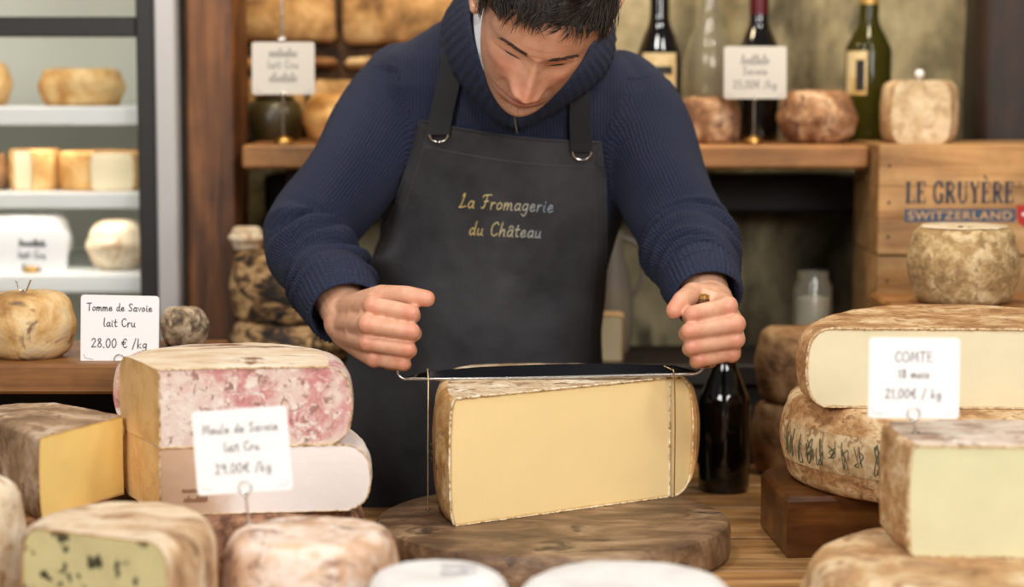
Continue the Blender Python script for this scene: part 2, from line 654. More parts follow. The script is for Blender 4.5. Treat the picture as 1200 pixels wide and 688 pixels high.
def scribble(n, seed, slant=0.1):
    """a word too blurred to read"""
    r = random.Random(seed)
    pts, x = [], 0.0
    for i in range(n):
        hgt = 0.9 if r.random() < 0.25 else 0.45 + 0.12 * r.random()
        pts += [(x, 0.02), (x + 0.12, hgt), (x + 0.24, 0.05)]
        x += 0.34
    k = S(*pts)
    return [[(a - x / 2 + slant * b, b) for a, b in k]], x


def ribbon(mb, pts3, nrm, w, lift):
    """thin inked line lying on a surface; nrm = outward normal(s)"""
    m = len(pts3)
    vs = []
    for i in range(m):
        n = nrm[i] if isinstance(nrm, list) else nrm
        t = (pts3[min(i + 1, m - 1)] - pts3[max(i - 1, 0)])
        if t.length < 1e-9:
            t = Vector((1, 0, 0))
        t.normalize()
        s = t.cross(n).normalized()
        p = pts3[i] + n * lift
        e = t * (w * 0.5 if i == m - 1 else (-w * 0.5 if i == 0 else 0))
        vs += [p - s * w / 2 + e, p + n * w * 0.35 + e, p + s * w / 2 + e]
    fs = []
    for i in range(m - 1):
        a = i * 3
        fs += [(a, a + 1, a + 4, a + 3), (a + 1, a + 2, a + 5, a + 4)]
    mb.add(vs, fs)


def flat_ribbon(mb, pts, w, org, ex, ez, n, lift=.0004):
    """flat printed stroke in the plane (org; ex, ez)"""
    m = len(pts)
    vs = []
    for i in range(m):
        a, b = pts[max(i - 1, 0)], pts[min(i + 1, m - 1)]
        tx, ty = b[0] - a[0], b[1] - a[1]
        L = math.hypot(tx, ty) or 1
        tx, ty = tx / L, ty / L
        for sgn in (-.5, .5):
            x, y = pts[i][0] - ty * w * sgn, pts[i][1] + tx * w * sgn
            vs.append(org + ex * x + ez * y + n * lift)
    mb.add(vs, [(i * 2, i * 2 + 1, i * 2 + 3, i * 2 + 2) for i in range(m - 1)])
# ------------------------------------------------------------------ palette
M_TABLE = [wood('table_wood_%d' % i, (104, 70, 38), (172, 124, 72), (222, 180, 122), 'x', 8, 0.5, 0.5, 11, (i * 1.3, i * .7, 0)) for i in range(3)]
M_OLDWOOD = wood('old_brown_wood', (50, 27, 11), (112, 66, 30), (160, 102, 50), 'z', 8, 0.55, 0.5, 12)
M_DARKWOOD = wood('dark_wood', (22, 13, 8), (40, 24, 14), (62, 38, 22), 'z', 7, 0.6, 0.4, 12)
M_DARKWOOD_X = wood('dark_wood_across', (16, 10, 6), (30, 19, 11), (50, 32, 19), 'x', 7, 0.6, 0.4, 12)
M_SHELF = wood('shelf_wood', (112, 70, 34), (162, 106, 54), (194, 138, 76), 'x', 8, 0.5, 0.3, 12)
M_CRATE = [wood('crate_pine_%d' % i, (158, 108, 60), (206, 152, 92), (232, 186, 126), 'x', 7, 0.6, 0.25, 13, (i * 2.1, i, i * .4)) for i in range(3)]
M_BOARD = rind('cutting_board_wood', [(0.2, (58, 40, 27)), (0.45, (104, 77, 53)), (0.6, (132, 103, 75)), (0.85, (176, 148, 114))], 10, 0.5, 0.7, spots=(60, 42, 30), spot_scale=11, spot_cut=(.62, .72), stretch=(1, 2.0, 2), bscale=70, dist=.6)
M_BLOCK = wood('stained_block_wood', (52, 28, 12), (104, 60, 24), (150, 96, 44), 'x', 7, 0.35, 0.4, 9)
M_METAL = plain('brushed_steel', (205, 203, 200), 0.25, 1.0)
M_CHROME = plain('chrome_wire', (225, 222, 218), 0.18, 1.0)
M_BRASS = plain('brass', (190, 150, 84), 0.3, 1.0)
M_BLADE = plain('dark_steel_blade', (26, 26, 30), 0.22, 0.7)
M_CARD = plain('white_card', (240, 238, 236), 0.55)
M_CARD_WARM = plain('cream_card', (208, 200, 188), 0.6)
M_INK = plain('black_ink', (30, 28, 28), 0.6)
M_INKGREY = plain('grey_ink', (88, 86, 88), 0.6)
M_WIRE = plain('cutting_wire', (196, 170, 130), 0.3, 1.0)

# ------------------------------------------------------------------ the setting
TZ = 0.90
fl = part('floor', MB().box(-2.2, 2.2, -0.6, 4.2, -0.05, 0.0), rind('floor_tile', [(0.3, (70, 56, 44)), (0.7, (108, 90, 72))], 6), origin=(0, 0, 0))
tag(fl, 'worn brown shop floor', 'floor', kind='structure')

M_PLASTER = rind('weathered_plaster', [(0.28, (74, 66, 46)), (0.45, (132, 120, 90)), (0.6, (166, 152, 116)), (0.75, (188, 172, 136))], 7, 0.9, 0.8, spots=(92, 84, 62), spot_scale=11, spot_cut=(0.58, 0.70), stretch=(1, 1, 0.6), dist=.25)
M_MORTAR = rind('dark_mortar', [(0.3, (46, 32, 20)), (0.7, (92, 66, 40))], 30, 0.95, 1.0)
M_STONE = [rind('ochre_stone_%d' % i, [(0.25, a), (0.5, b), (0.75, c)], 12, 0.9, 1.0, off=(i, i * 2, 0)) for i, (a, b, c) in enumerate([
    ((112, 78, 42), (176, 132, 78), (216, 178, 122)), ((96, 64, 34), (158, 112, 62), (196, 152, 96)), ((136, 102, 64), (192, 156, 104), (224, 194, 144)), ((92, 60, 34), (134, 90, 50), (160, 114, 66))])]
wall = part('wall_back', MB().box(-0.484, 1.6, 3.42, 3.60, 0, 2.4), M_PLASTER, origin=(0.4, 3.42, 0), smooth=0)
tag(wall, 'weathered olive plaster wall behind the shelf', 'wall', kind='structure')
backing = part('mortar_bed', MB().box(-0.47, 0.02, 3.40, 3.421, 1.33, 2.23), M_MORTAR, wall, smooth=0)
# stones of the rubble masonry on the left of the wall, course by course
r_ = random.Random(4)
courses = [(1.352, 0.088), (1.446, 0.030), (1.484, 0.088), (1.580, 0.075), (1.662, 0.09), (1.76, 0.085), (1.852, 0.08), (1.94, 0.09), (2.038, 0.085), (2.13, 0.09)]
for ci, (z, hh) in enumerate(courses):
    x = -0.465
    while x < 0.01:
        w = min(r_.uniform(0.05, 0.085) if hh < 0.05 else r_.uniform(0.12, 0.22), 0.03 - x)
        if w < 0.02:
            break
        mb = MB().box(x + .004, x + w - .006, 3.365 + r_.uniform(-.008, .008), 3.41, z + r_.uniform(0, .006), z + hh - r_.uniform(.006, .012), 0.008)
        wobble(mb, 0.006, 14, ci * 3.1 + x * 9)
        part('stone', mb, M_STONE[3] if hh < 0.05 and r_.random() < .6 else r_.choice(M_STONE[:3]), wall, smooth=70)
        x += w
tag(part('wall_left', MB().box(-2.2, -2.1, -0.6, 4.2, 0, 2.4), M_PLASTER, smooth=0, origin=(-2.15, 1.8, 0)), 'plaster side wall', 'wall', kind='structure')
tag(part('wall_right', MB().box(2.1, 2.2, -0.6, 4.2, 0, 2.4), M_PLASTER, smooth=0, origin=(2.15, 1.8, 0)), 'plaster side wall', 'wall', kind='structure')
tag(part('wall_back', MB().box(-2.1, -0.484, 3.95, 4.05, 0, 2.4), M_PLASTER, smooth=0, origin=(-1.3, 4.0, 0)), 'plaster wall behind the refrigerator', 'wall', kind='structure')


def post(label, x0, x1, y0, y1, m, seed):
    mb = MB()
    n = 24
    rings = []
    for k in range(n + 1):
        z = 2.3 * k / n
        ring = []
        for (sx, sy) in [(-1, -.8), (-.8, -1), (0, -1.02), (.8, -1), (1, -.8), (1, .8), (.8, 1), (-.8, 1), (-1, .8)]:
            ring.append(Vector(((x0 + x1) / 2 + sx * (x1 - x0) / 2, (y0 + y1) / 2 + sy * (y1 - y0) / 2, z)))
        rings.append(ring)
    mb.rings(rings)
    wobble(mb, 0.004, 7, seed)
    for p in mb.v:
        p.z = max(p.z, 0)
    o = part('wooden_post', mb, m, smooth=50, origin=((x0 + x1) / 2, (y0 + y1) / 2, 0))
    return tag(o, label, 'post')


post('rough brown timber post between the refrigerator and the stone wall', -0.476, -0.398, 3.105, 3.24, M_OLDWOOD, 1.0)
post('dark timber post in the upper right corner behind the crate', 0.705, 0.86, 3.22, 3.36, M_DARKWOOD, 5.0)

# ------------------------------------------------------------------ main counter: planks on a U-shaped base
tb = thing('counter_table', 'long wooden counter of brown planks carrying the cheeses', 'table', (0, 2.0, 0))
ys = [1.0, 1.18, 1.37, 1.55, 1.74, 1.92, 2.10, 2.28, 2.45, 2.625]
for i in range(len(ys) - 1):
    part('plank', MB().box(-1.05, 1.05, ys[i] + .0012, ys[i + 1] - .0012, TZ - .035, TZ, 0.003), M_TABLE[i % 3], tb, smooth=0)
for (x0, x1) in ((-1.05, -0.25), (0.185, 1.05)):
    for i, (y0, y1) in enumerate(((2.625, 2.77), (2.77, 2.925))):
        part('plank', MB().box(x0, x1, y0 + .0012, y1 - .0012, TZ - .035, TZ, 0.003), M_TABLE[(i + 1) % 3], tb, smooth=0)
for x in (-1.0, 0.95):
    for y in (1.05, 2.80):
        part('leg', MB().box(x, x + .06, y, y + .06, 0, TZ - .035, .004), M_DARKWOOD, tb, smooth=0)
part('front_panel', MB().box(-1.0, 1.0, 1.06, 1.08, 0.02, TZ - .035), M_DARKWOOD_X, tb, smooth=0)

# back counter behind the man
BZ = 1.03
bc = thing('back_counter', 'dark wooden back counter behind the cheesemonger', 'counter', (0.3, 3.1, 0))
part('worktop', MB().box(-0.395, 1.05, 2.99, 3.213, BZ - .03, BZ, .003), M_DARKWOOD_X, bc, smooth=0)
part('cabinet_body', MB().box(-0.39, 1.04, 3.01, 3.21, 0.0, BZ - .03), M_DARKWOOD_X, bc, smooth=0)
for k in range(3):
    x0 = -0.37 + k * .475
    d = part('door', MB().box(x0, x0 + .45, 2.996, 3.01, 0.08, BZ - .06, .003), M_DARKWOOD, bc, smooth=0)
    part('knob', MB().ball((x0 + .40, 2.986, .72), .014), M_BRASS, d, smooth=180)

# wall shelf
SZ = P(600, 170, 3.05).z
sh = thing('wall_shelf', 'thick brown wooden wall shelf carrying bottles and small cheeses', 'shelf', (0.07, 3.2, SZ - .034))
part('board', MB().box(-0.386, 0.510, 3.05, 3.365, SZ - .034, SZ, .004), M_SHELF, sh, smooth=0)
for x in (-0.33, 0.0, 0.2):
    part('bracket', MB().box(x, x + .025, 3.12, 3.365, SZ - .07, SZ - .034, .002), M_DARKWOOD, sh, smooth=0)
bm_ = part('wooden_beam', MB().box(-0.384, 0.60, 3.30, 3.42, 1.225, 1.285, .005), M_DARKWOOD_X, smooth=0, origin=(0.1, 3.36, 1.225))
tag(bm_, 'dark horizontal timber beam on the wall under the shelf', 'beam')


# ------------------------------------------------------------------ price signs
def sign(label, c, w, h, lines, roll=0.0, lean=0.06, m_card=None, ink=None, pen=0.0011, clip='ring', foot=None, stand_top=None, group=None, ring_r=0.0062, yaw=0.0):
    """card facing the customer, its writing, and the wire that carries it down to its foot"""
    c = Vector(c)
    rot = Matrix.Rotation(yaw, 3, 'Z') @ Matrix.Rotation(roll, 3, 'Y') @ Matrix.Rotation(-lean, 3, 'X')
    ex, ez = rot @ Vector((1, 0, 0)), rot @ Vector((0, 0, 1))
    n = rot @ Vector((0, -1, 0))
    foot = Vector(foot)
    t = thing('price_sign', label, 'price sign', foot, group)
    # rounded card
    out = []
    rr = 0.004
    for (sx, sz, a0) in ((1, 1, 0), (-1, 1, 90), (-1, -1, 180), (1, -1, 270)):
        for k in range(5):
            a = R(a0 + 90 * k / 4)
            out.append((sx * (w / 2 - rr) + rr * math.cos(a), sz * (h / 2 - rr) + rr * math.sin(a)))
    f = [c + ex * a + ez * b + n * .0008 for a, b in out]
    bk = [c + ex * a + ez * b - n * .0008 for a, b in out]
    card = part('card', MB().rings([bk, f]), m_card or M_CARD, t, smooth=30)
    mb = MB()
    for ln in lines:
        (st, width), y, cap, maxw = ln
        s = min(cap * h, maxw * w / max(width, .1))
        for k in st:
            pts = [c + ex * (a * s) + ez * (b * s + (y - .5) * h) for a, b in k]
            ribbon(mb, pts, n, pen, .0009)
    # corner flourishes
    for sx in (-1, 1):
        a0 = [c + ex * sx * (w * .46) + ez * (-h * .38), c + ex * sx * (w * .44) - ez * h * .435, c + ex * sx * (w * .34) - ez * h * .45]
        ribbon(mb, a0, n, pen * .45, .0009)
    part('lettering', mb, ink or M_INK, card, smooth=0, label='handwritten black lettering')
    cm = MB()
    bot = c - ez * (h / 2)
    if clip == 'ring':
        rc = bot + ez * ring_r * 0.75 + n * .002
        cm.tube([rc + (ex * math.cos(a) + ez * math.sin(a)) * ring_r for a in np.linspace(0, 2 * math.pi, 25)[:-1]], .0007, 6, close=True)
        cm.tube([p - n * .0042 for p in [rc + (ex * math.cos(a) + ez * math.sin(a)) * ring_r for a in np.linspace(0, 2 * math.pi, 25)[:-1]]], .0007, 6, close=True)
        cm.tube([rc - ez * ring_r - n * .002, (rc - ez * ring_r).lerp(foot, .5), foot], .0011, 8)
        cm.ball(rc - ez * (ring_r + .001) - n * .002, .0026, 6)
        part('clip_pin', cm, M_CHROME, t, smooth=60)
        part('pin_foot', MB().revolve(foot, [(.0002, 0), (.0042, 0), (.0042, .0015), (.0025, .003), (.0002, .0035)], 16), M_CHROME, t)
    else:
        top = stand_top or bot
        cm.tube([foot + Vector((0, 0, .006)), Vector((foot.x, foot.y, (foot.z + top.z) / 2)), Vector((foot.x, foot.y, top.z))], .0017, 8)
        if stand_top:
            cm.ball(top, .006, 8)
            cm.tube([Vector((foot.x - .004, foot.y, c.z + h * .55)), Vector((foot.x + .004, foot.y, c.z + h * .55))], .005, 8)
        cm.ball(bot + n * .001, .004, 6)
        part('rod', cm, M_CHROME, t, smooth=60)
        part('base', MB().revolve(foot, [(.0005, 0), (.0135, 0), (.0145, .003), (.0125, .008), (.006, .0105), (.003, .013), (.0005, .0135)], 24), M_BRASS, t, smooth=60, label='round brass base')
    return t


def TX(s, slant=0.0):
    return text_strokes(s, slant)


# ------------------------------------------------------------------ bottles
def bottle(label, c, r, hb, hn, ht, m_glass, m_foil=None, foil_z=None, m_label=None, label_z=None, label_marks=None, group=None, lip=True):
    c = Vector(c)
    t = thing('wine_bottle', label, 'bottle', c, group)
    rn = .0145
    prof = [(.001, .006), (r * .6, .003), (r * .9, 0), (r * .985, .006), (r, .012), (r, hb * .5), (r, hb)]
    for k in range(1, 9):
        q = k / 8
        s = 0.5 - 0.5 * math.cos(math.pi * q)
        prof.append((r + (rn - r) * (s ** 0.85 if q < .5 else s), hb + (hn - hb) * q))
    prof += [(rn * .98, (hn + ht) / 2), (rn * .95, ht - .02), (rn * 1.12, ht - .018), (rn * 1.12, ht - .006), (rn * .95, ht), (.001, ht)]
    part('glass_body', MB().revolve(c, prof, 40), m_glass, t, smooth=50)
    if m_foil:
        part('foil_capsule', MB().revolve(c, [(rn * 1.02, foil_z), (rn * 1.03, (foil_z + ht) / 2), (rn * 1.0, ht - .02), (rn * 1.17, ht - .018), (rn * 1.17, ht - .005), (rn, ht + .001), (.001, ht + .001)], 32), m_foil, t, smooth=50)
    if m_label:
        z0, z1, a0, a1 = label_z
        n = 20
        cols = [[c + Vector(((r + .0006) * math.sin(R(a)), -(r + .0006) * math.cos(R(a)), z)) for z in (z0, (z0 + z1) / 2, z1)] for a in np.linspace(a0, a1, n)]
        lb = part('paper_label', MB().add([p for q in cols for p in q], [(i * 3 + k, (i + 1) * 3 + k, (i + 1) * 3 + k + 1, i * 3 + k + 1) for i in range(n - 1) for k in range(2)]), m_label, t, smooth=60)
        if label_marks:
            mb = MB()
            for (f0, f1, b0, b1) in label_marks:
                cl = [[c + Vector(((r + .0011) * math.sin(R(a)), -(r + .0011) * math.cos(R(a)), z0 + (z1 - z0) * q)) for q in (f0, f1)] for a in np.linspace(b0, b1, 10)]
                mb.add([p for q in cl for p in q], [(i * 2, i * 2 + 2, i * 2 + 3, i * 2 + 1) for i in range(9)])
            part('label_print', mb, M_INK, lb, smooth=60)
    return t


M_BLACKGLASS = plain('black_bottle_glass', (10, 9, 7), 0.06, 0, Coat_Weight=0.6)
M_OLIVEGLASS = plain('olive_bottle_glass', (70, 66, 18), 0.07, 0, Transmission_Weight=0.55, IOR=1.3)
M_CLEARGLASS = plain('clear_glass', (235, 232, 220), 0.04, 0, Transmission_Weight=0.93, IOR=1.35)
M_REDFOIL = plain('burgundy_foil', (84, 18, 26), 0.35, 0.3)
M_GOLDFOIL = plain('gold_foil', (196, 156, 84), 0.35, 0.5)
M_GOLDLABEL = rind('gold_cream_label', [(0.35, (190, 152, 84)), (0.6, (222, 198, 150))], 18, 0.5, 0.05)

bottle('dark wine bottle with gold label and red capsule behind the shoulder', (P(772, 166, 3.2).x, 3.2, SZ), .0335, .125, .19, .30, M_BLACKGLASS, M_REDFOIL, .215, M_GOLDLABEL, (.062, .132, -50, 42), [(.55, .72, -40, 30), (.3, .4, -35, 10), (.12, .2, -35, 25)])
bottle('dark wine bottle with burgundy capsule behind the small price sign', (P(888, 166, 3.24).x, 3.24, SZ), .0325, .13, .185, .30, M_BLACKGLASS, M_REDFOIL, .19)
bottle('olive green wine bottle with gold capsule between two small cheeses', (P(1016, 166, 3.22).x, 3.22, SZ), .0345, .135, .185, .30, M_OLIVEGLASS, M_GOLDFOIL, .205, M_GOLDLABEL, (.07, .135, -75, -12), [(.1, .8, -40, -18)])
bottle('black glass bottle standing on the counter behind the cut cheese', (P(848, 578, 2.735).x, 2.735, TZ), .0335, .115, .175, .29, M_BLACKGLASS, M_BLACKGLASS, .22)

# clear carafe
cr = thing('glass_carafe', 'clear glass carafe behind the small brown cheese on the shelf', 'carafe', (P(830, 166, 3.31).x, 3.31, SZ))
rr_ = [(.001, 0), (.030, 0), (.032, .004), (.026, .012), (.024, .03), (.034, .06), (.039, .09), (.038, .125), (.030, .155), (.018, .18), (.014, .21), (.014, .25), (.018, .27)]
part('body', MB().revolve(cr.location, rr_ + [(r0 - .0025, z0) for r0, z0 in rr_[:1:-1]] + [(.001, .008)], 36), M_CLEARGLASS, cr, smooth=60)
part('stopper', MB().revolve(cr.location, [(.001, .262), (.011, .262), (.013, .275), (.017, .288), (.014, .302), (.001, .308)], 24), M_CLEARGLASS, cr, smooth=60)

# ------------------------------------------------------------------ small things on the shelf
R_BROWN = rind('brown_mottled_rind', [(0.3, (112, 72, 44)), (0.5, (168, 120, 80)), (0.66, (206, 166, 126)), (0.8, (226, 196, 164))], 26, 0.75, 0.8, spots=(122, 84, 62), spot_scale=46)
R_TAN = rind('tan_rind', [(0.28, (158, 118, 76)), (0.5, (204, 168, 122)), (0.72, (228, 202, 164))], 16, 0.8, 0.7, spots=(172, 132, 92), spot_scale=55)
R_PALE = rind('pale_dusty_rind', [(0.3, (196, 170, 136)), (0.5, (222, 204, 174)), (0.7, (240, 230, 212))], 15, 0.85, 0.7, spots=(184, 148, 112), spot_scale=38, spot_cut=(.57, .68))
R_GOLD = rind('golden_rind', [(0.3, (184, 128, 62)), (0.5, (216, 168, 98)), (0.7, (234, 200, 140))], 18, 0.7, 0.5)
R_GREY = rind('grey_brown_rind', [(0.2, (132, 102, 62)), (0.45, (176, 144, 96)), (0.62, (204, 176, 130)), (0.85, (228, 208, 172))], 46, 0.85, 1.0, spots=(150, 120, 80), spot_scale=70, bscale=140)
R_CUTPALE = rind('pale_mottled_cut', [(0.25, (176, 146, 104)), (0.5, (208, 182, 142)), (0.75, (226, 206, 172))], 34, .7, .6, spots=(186, 156, 118), spot_scale=50)
P_CREAM = paste('cream_paste', (238, 224, 186), (176, 136, 88), (228, 204, 150), .012)
cheese_wheel('small brown mottled cheese in front of the glass carafe', (P(831, 168, 3.14).x, 3.14, SZ), .043, .068, R_BROWN, edge=.014, bulge=.003, irr=.002, seed=3)
cheese_wheel('small rounded pinkish brown cheese beside the shelf price sign', (P(957, 168, 3.14).x, 3.14, SZ), .054, .077, R_BROWN, edge=.024, bulge=.005, irr=.003, seed=5)
cx, cy = P(1076, 167, 3.14).x, 3.14
cut_cheese('cut_cheese', 'small upright cheese with a pale cut face under the timber post', [('cut', (cx - .042, cy - .048), (cx + .030, cy - .052)), ('rind', [(cx + .030, cy - .052), (cx + .048, cy - .02), (cx + .048, cy + .025), (cx + .02, cy + .05), (cx - .025, cy + .05), (cx - .047, cy + .02), (cx - .050, cy - .02), (cx - .042, cy - .048)])], SZ, .092, R_TAN, R_CUTPALE, bulge=.006, edge=.012)
pn = part('cheese_pin', MB().ball((cx, cy, SZ + .101), .007, 8).tube([(cx, cy, SZ + .088), (cx, cy, SZ + .098)], .0018, 8), M_CARD, smooth=60, origin=(cx, cy, SZ + .092))
tag(pn, 'tiny white knobbed pin stuck in the upright shelf cheese', 'pin')
f_ = P(883, 168, 3.09)
sign('blurred white price sign on a brass foot among the shelf bottles', P(885, 85, 3.085), .090, .075, [(scribble(8, 3), .66, .2, .7), (TX('Savoie'), .46, .15, .4), (TX('25,00\u20ac /kg'), .2, .15, .7)], clip='stand', foot=(f_.x, 3.09, SZ), ink=M_INKGREY, m_card=M_CARD_WARM)
f_ = P(332, 168, 3.09)
sign('blurred white price sign on a tall silver rod by the stone wall', P(332, 80, 3.085), .090, .075, [(scribble(9, 5), .72, .18, .8), (TX('lait Cru'), .5, .15, .5), (scribble(8, 9), .24, .2, .7)], clip='stand', foot=(f_.x, 3.09, SZ), stand_top=P(332, -12, 3.085), ink=M_INKGREY, m_card=M_CARD_WARM)
jr = thing('stoneware_jar', 'dark olive jar behind the price sign by the stone wall', 'jar', (P(322, 165, 3.26).x, 3.26, SZ))
part('body', MB().revolve(jr.location, [(.001, 0), (.036, 0), (.043, .015), (.045, .04), (.038, .058), (.028, .062)], 36), plain('olive_glaze', (58, 50, 24), .35), jr, smooth=50)
part('lid', MB().revolve(jr.location, [(.001, .062), (.03, .062), (.031, .067), (.012, .071), (.007, .078), (.001, .079)], 36), plain('dark_glaze', (40, 30, 18), .4), jr, smooth=50)
cheese_wheel('small ochre cheese on the shelf by the blue sleeve', (P(392, 165, 3.2).x, 3.2, SZ), .042, .072, R_GOLD, edge=.02, seed=8)

# ------------------------------------------------------------------ crates at the right
def crate(label, x0, x1, y0, y1, z0, boards, lid=True):
    t = thing('wooden_crate', label, 'crate', ((x0 + x1) / 2, (y0 + y1) / 2, z0))
    z1 = z0 + sum(boards)
    for side in range(4):
        z = z0
        for i, bh in enumerate(boards):
            m = M_CRATE[(i + side) % 3]
            e = (z + .0003, z + bh - .0003, .0008)
            if side == 0:
                mb = MB().box(x0, x1, y0, y0 + .014, *e)
            elif side == 1:
                mb = MB().box(x0, x1, y1 - .014, y1, *e)
            elif side == 2:
                mb = MB().box(x0, x0 + .014, y0 + .0145, y1 - .0145, *e)
            else:
                mb = MB().box(x1 - .014, x1, y0 + .0145, y1 - .0145, *e)
            part('board', mb, m, t, smooth=0)
            if side == 0:
                for xx in (x0 + .014, x1 - .014):
                    ring = [Vector((xx + .0022 * math.cos(a), 0, z + bh * .5 + .0022 * math.sin(a))) for a in np.linspace(0, 2 * math.pi, 11)[:-1]]
                    part('nail', MB().rings([[p + Vector((0, y0 + .001, 0)) for p in ring], [p + Vector((0, y0 - .0008, 0)) for p in ring]]), M_DARKWOOD, t)
            z += bh
    if lid:
        w = (y1 - y0 - .029) / 3
        for k in range(3):
            part('lid_board', MB().box(x0 + .0145, x1 - .0145, y0 + .0145 + k * w + .001, y0 + .0145 + (k + 1) * w - .001, z1 - .012, z1 - .001, .001), M_CRATE[k], t, smooth=0)
    part('bottom_board', MB().box(x0 + .0145, x1 - .0145, y0 + .0145, y1 - .0145, z0 + .001, z0 + .009), M_CRATE[0], t, smooth=0)
    return t
# crate front plane and printing
CY = 2.985
zt = P(1100, 170, CY).z
crate('pine crate with blue printed lettering under the dark post', .5135, .96, CY, 3.20, zt - .154, [.051, .045, .058])
crate('lower plain pine crate under the printed one', .5135, .96, CY + .004, 3.20, BZ, [zt - .156 - BZ - .07, .07], lid=False)
printed = [o for o in bpy.data.objects if o.name.startswith('wooden_crate') and 'lettering' in o['label']][0]
M_NAVY = plain('navy_print', (44, 52, 66), .7)
M_RED = plain('red_print', (176, 40, 34), .7)
SG = {
    'L': (.62, [([(.16, 0), (.16, 1)], .17), ([(0, .03), (.58, .03)], .07), ([(0, .97), (.34, .97)], .06), ([(.56, 0), (.56, .28)], .06)]),
    'E': (.64, [([(.16, 0), (.16, 1)], .17), ([(0, .03), (.58, .03)], .07), ([(0, .97), (.56, .97)], .07), ([(.16, .52), (.44, .52)], .06), ([(.56, 0), (.56, .28)], .06), ([(.54, .74), (.54, 1)], .06), ([(.43, .4), (.43, .64)], .05)]),
    'G': (.72, [(S((.6, .74), (.5, .95), (.34, .99), (.14, .8), (.1, .45), (.18, .14), (.36, .02), (.56, .1)), .13), ([(.57, .02), (.57, .42)], .15), ([(.42, .42), (.7, .42)], .06), ([(.6, .7), (.6, 1)], .05)]),
    'R': (.72, [([(.16, 0), (.16, 1)], .17), ([(0, .03), (.32, .03)], .06), ([(0, .97), (.34, .97)], .06), (S((.2, .97), (.42, .95), (.54, .75), (.42, .54), (.2, .52)), .1), ([(.34, .53), (.58, .03)], .15), ([(.5, .03), (.72, .03)], .06)]),
    'U': (.72, [([(.15, .28), (.15, 1)], .16), (S((.15, .32), (.22, .08), (.38, .02), (.54, .14), (.57, .36)), .1), ([(.57, .3), (.57, 1)], .07), ([(0, .97), (.32, .97)], .06), ([(.46, .97), (.7, .97)], .06)]),
    'Y': (.7, [([(.11, 1), (.36, .46)], .15), ([(.6, 1), (.36, .46)], .07), ([(.36, .5), (.36, 0)], .16), ([(0, .97), (.28, .97)], .06), ([(.48, .97), (.7, .97)], .06), ([(.22, .03), (.5, .03)], .06)]),
    ' ': (.3, []),
}
SG['\u00c8'] = (SG['E'][0], SG['E'][1] + [([(.14, 1.3), (.36, 1.1)], .09)])
EX, EZ, NF = Vector((1, 0, 0)), Vector((0, 0, 1)), Vector((0, -1, 0))
p0, p1 = P(1061, 238, CY), P(1190, 213, CY)
cap = p1.z - p0.z
word = 'LE GRUY\u00c8RE'
tot = sum(SG[c][0] + .06 for c in word)
kx = (p1.x - p0.x) / (tot * cap)
mb = MB()
x = 0
for ch in word:
    for st, w in SG[ch][1]:
        flat_ribbon(mb, [((x + a) * cap * kx, b * cap) for a, b in st], w * cap * .95, p0, EX, EZ, NF)
    x += SG[ch][0] + .06
rg = [(p1.x - p0.x + .006 + .0028 * math.cos(a), cap * .9 + .0028 * math.sin(a)) for a in np.linspace(0, 2 * math.pi, 16)]
flat_ribbon(mb, rg, .0008, p0, EX, EZ, NF)
part('brand_print', mb, M_NAVY, printed, smooth=0, label='navy serif lettering printed on the boards')
b0, b1 = P(1060, 260, CY), P(1190, 245, CY)
flat_ribbon(mbb := MB(), [(0, (b1.z - b0.z) / 2), (b1.x - b0.x, (b1.z - b0.z) / 2)], b1.z - b0.z, b0, EX, EZ, NF)
band = part('printed_band', mbb, plain('blue_band_print', (62, 78, 98), .7), printed, smooth=0, label='blue printed band')


def bfont(txt, width, height, org, name, m, parent, lift=.0007, bold=.012):
    cu = bpy.data.curves.new(name, 'FONT')
    cu.body = txt
    cu.offset = bold
    cu.space_character = 1.12
    tmp = bpy.data.objects.new(name, cu)
    COL.objects.link(tmp)
    dg = bpy.context.evaluated_depsgraph_get()
    me = bpy.data.meshes.new_from_object(tmp.evaluated_get(dg))
    bpy.data.objects.remove(tmp)
    bpy.data.curves.remove(cu)
    vs = [v.co.copy() for v in me.vertices]
    fs = [tuple(p.vertices) for p in me.polygons]
    bpy.data.meshes.remove(me)
    x0, x1 = min(v.x for v in vs), max(v.x for v in vs)
    y0, y1 = min(v.y for v in vs), max(v.y for v in vs)
    vs = [org + EX * ((v.x - x0) / (x1 - x0) * width) + EZ * ((v.y - y0) / (y1 - y0) * height) + NF * lift for v in vs]
    return part(name, MB().add(vs, fs), m, parent, smooth=0)


bh = b1.z - b0.z
bfont('SWITZERLAND', (b1.x - b0.x) * .94, bh * .66, b0 + EX * (b1.x - b0.x) * .03 + EZ * bh * .17, 'band_lettering', plain('pine_letter', (206, 160, 106), .7), band)
q = P(1196, 251, CY)
mb = MB().add([q + NF * .0004 + EX * a + EZ * b for a, b in ((-.006, .013), (.024, .011), (.024, -.008), (.009, -.02), (-.004, -.012))], [(0, 1, 2, 3, 4)])
em = part('emblem', mb, M_RED, printed, smooth=0, label='red printed shield with a white cross')
mb = MB()
flat_ribbon(mb, [(.002, 0), (.016, 0)], .004, q, EX, EZ, NF, .0008)
flat_ribbon(mb, [(.009, -.007), (.009, .007)], .004, q, EX, EZ, NF, .0009)
part('cross', mb, M_CARD, em, smooth=0)

# ------------------------------------------------------------------ right-hand cheeses
bl = MB()
pl = [(.306, 2.338), (.44, 2.352), (.60, 2.372), (.61, 2.60), (.36, 2.61), (.296, 2.50)]
rg = []
for z, s in ((TZ, .985), (TZ + .004, 1.0), (TZ + .064, 1.0), (TZ + .0695, .975)):
    cc = Vector((.45, 2.47, 0))
    rg.append([cc + (Vector((x, y, 0)) - cc) * s + Vector((0, 0, z)) for x, y in pl])
bl.rings(rg)
tag(part('wooden_block', bl, M_BLOCK, smooth=25, origin=(.45, 2.47, TZ)), 'dark stained wooden block under the stack at the right', 'block')

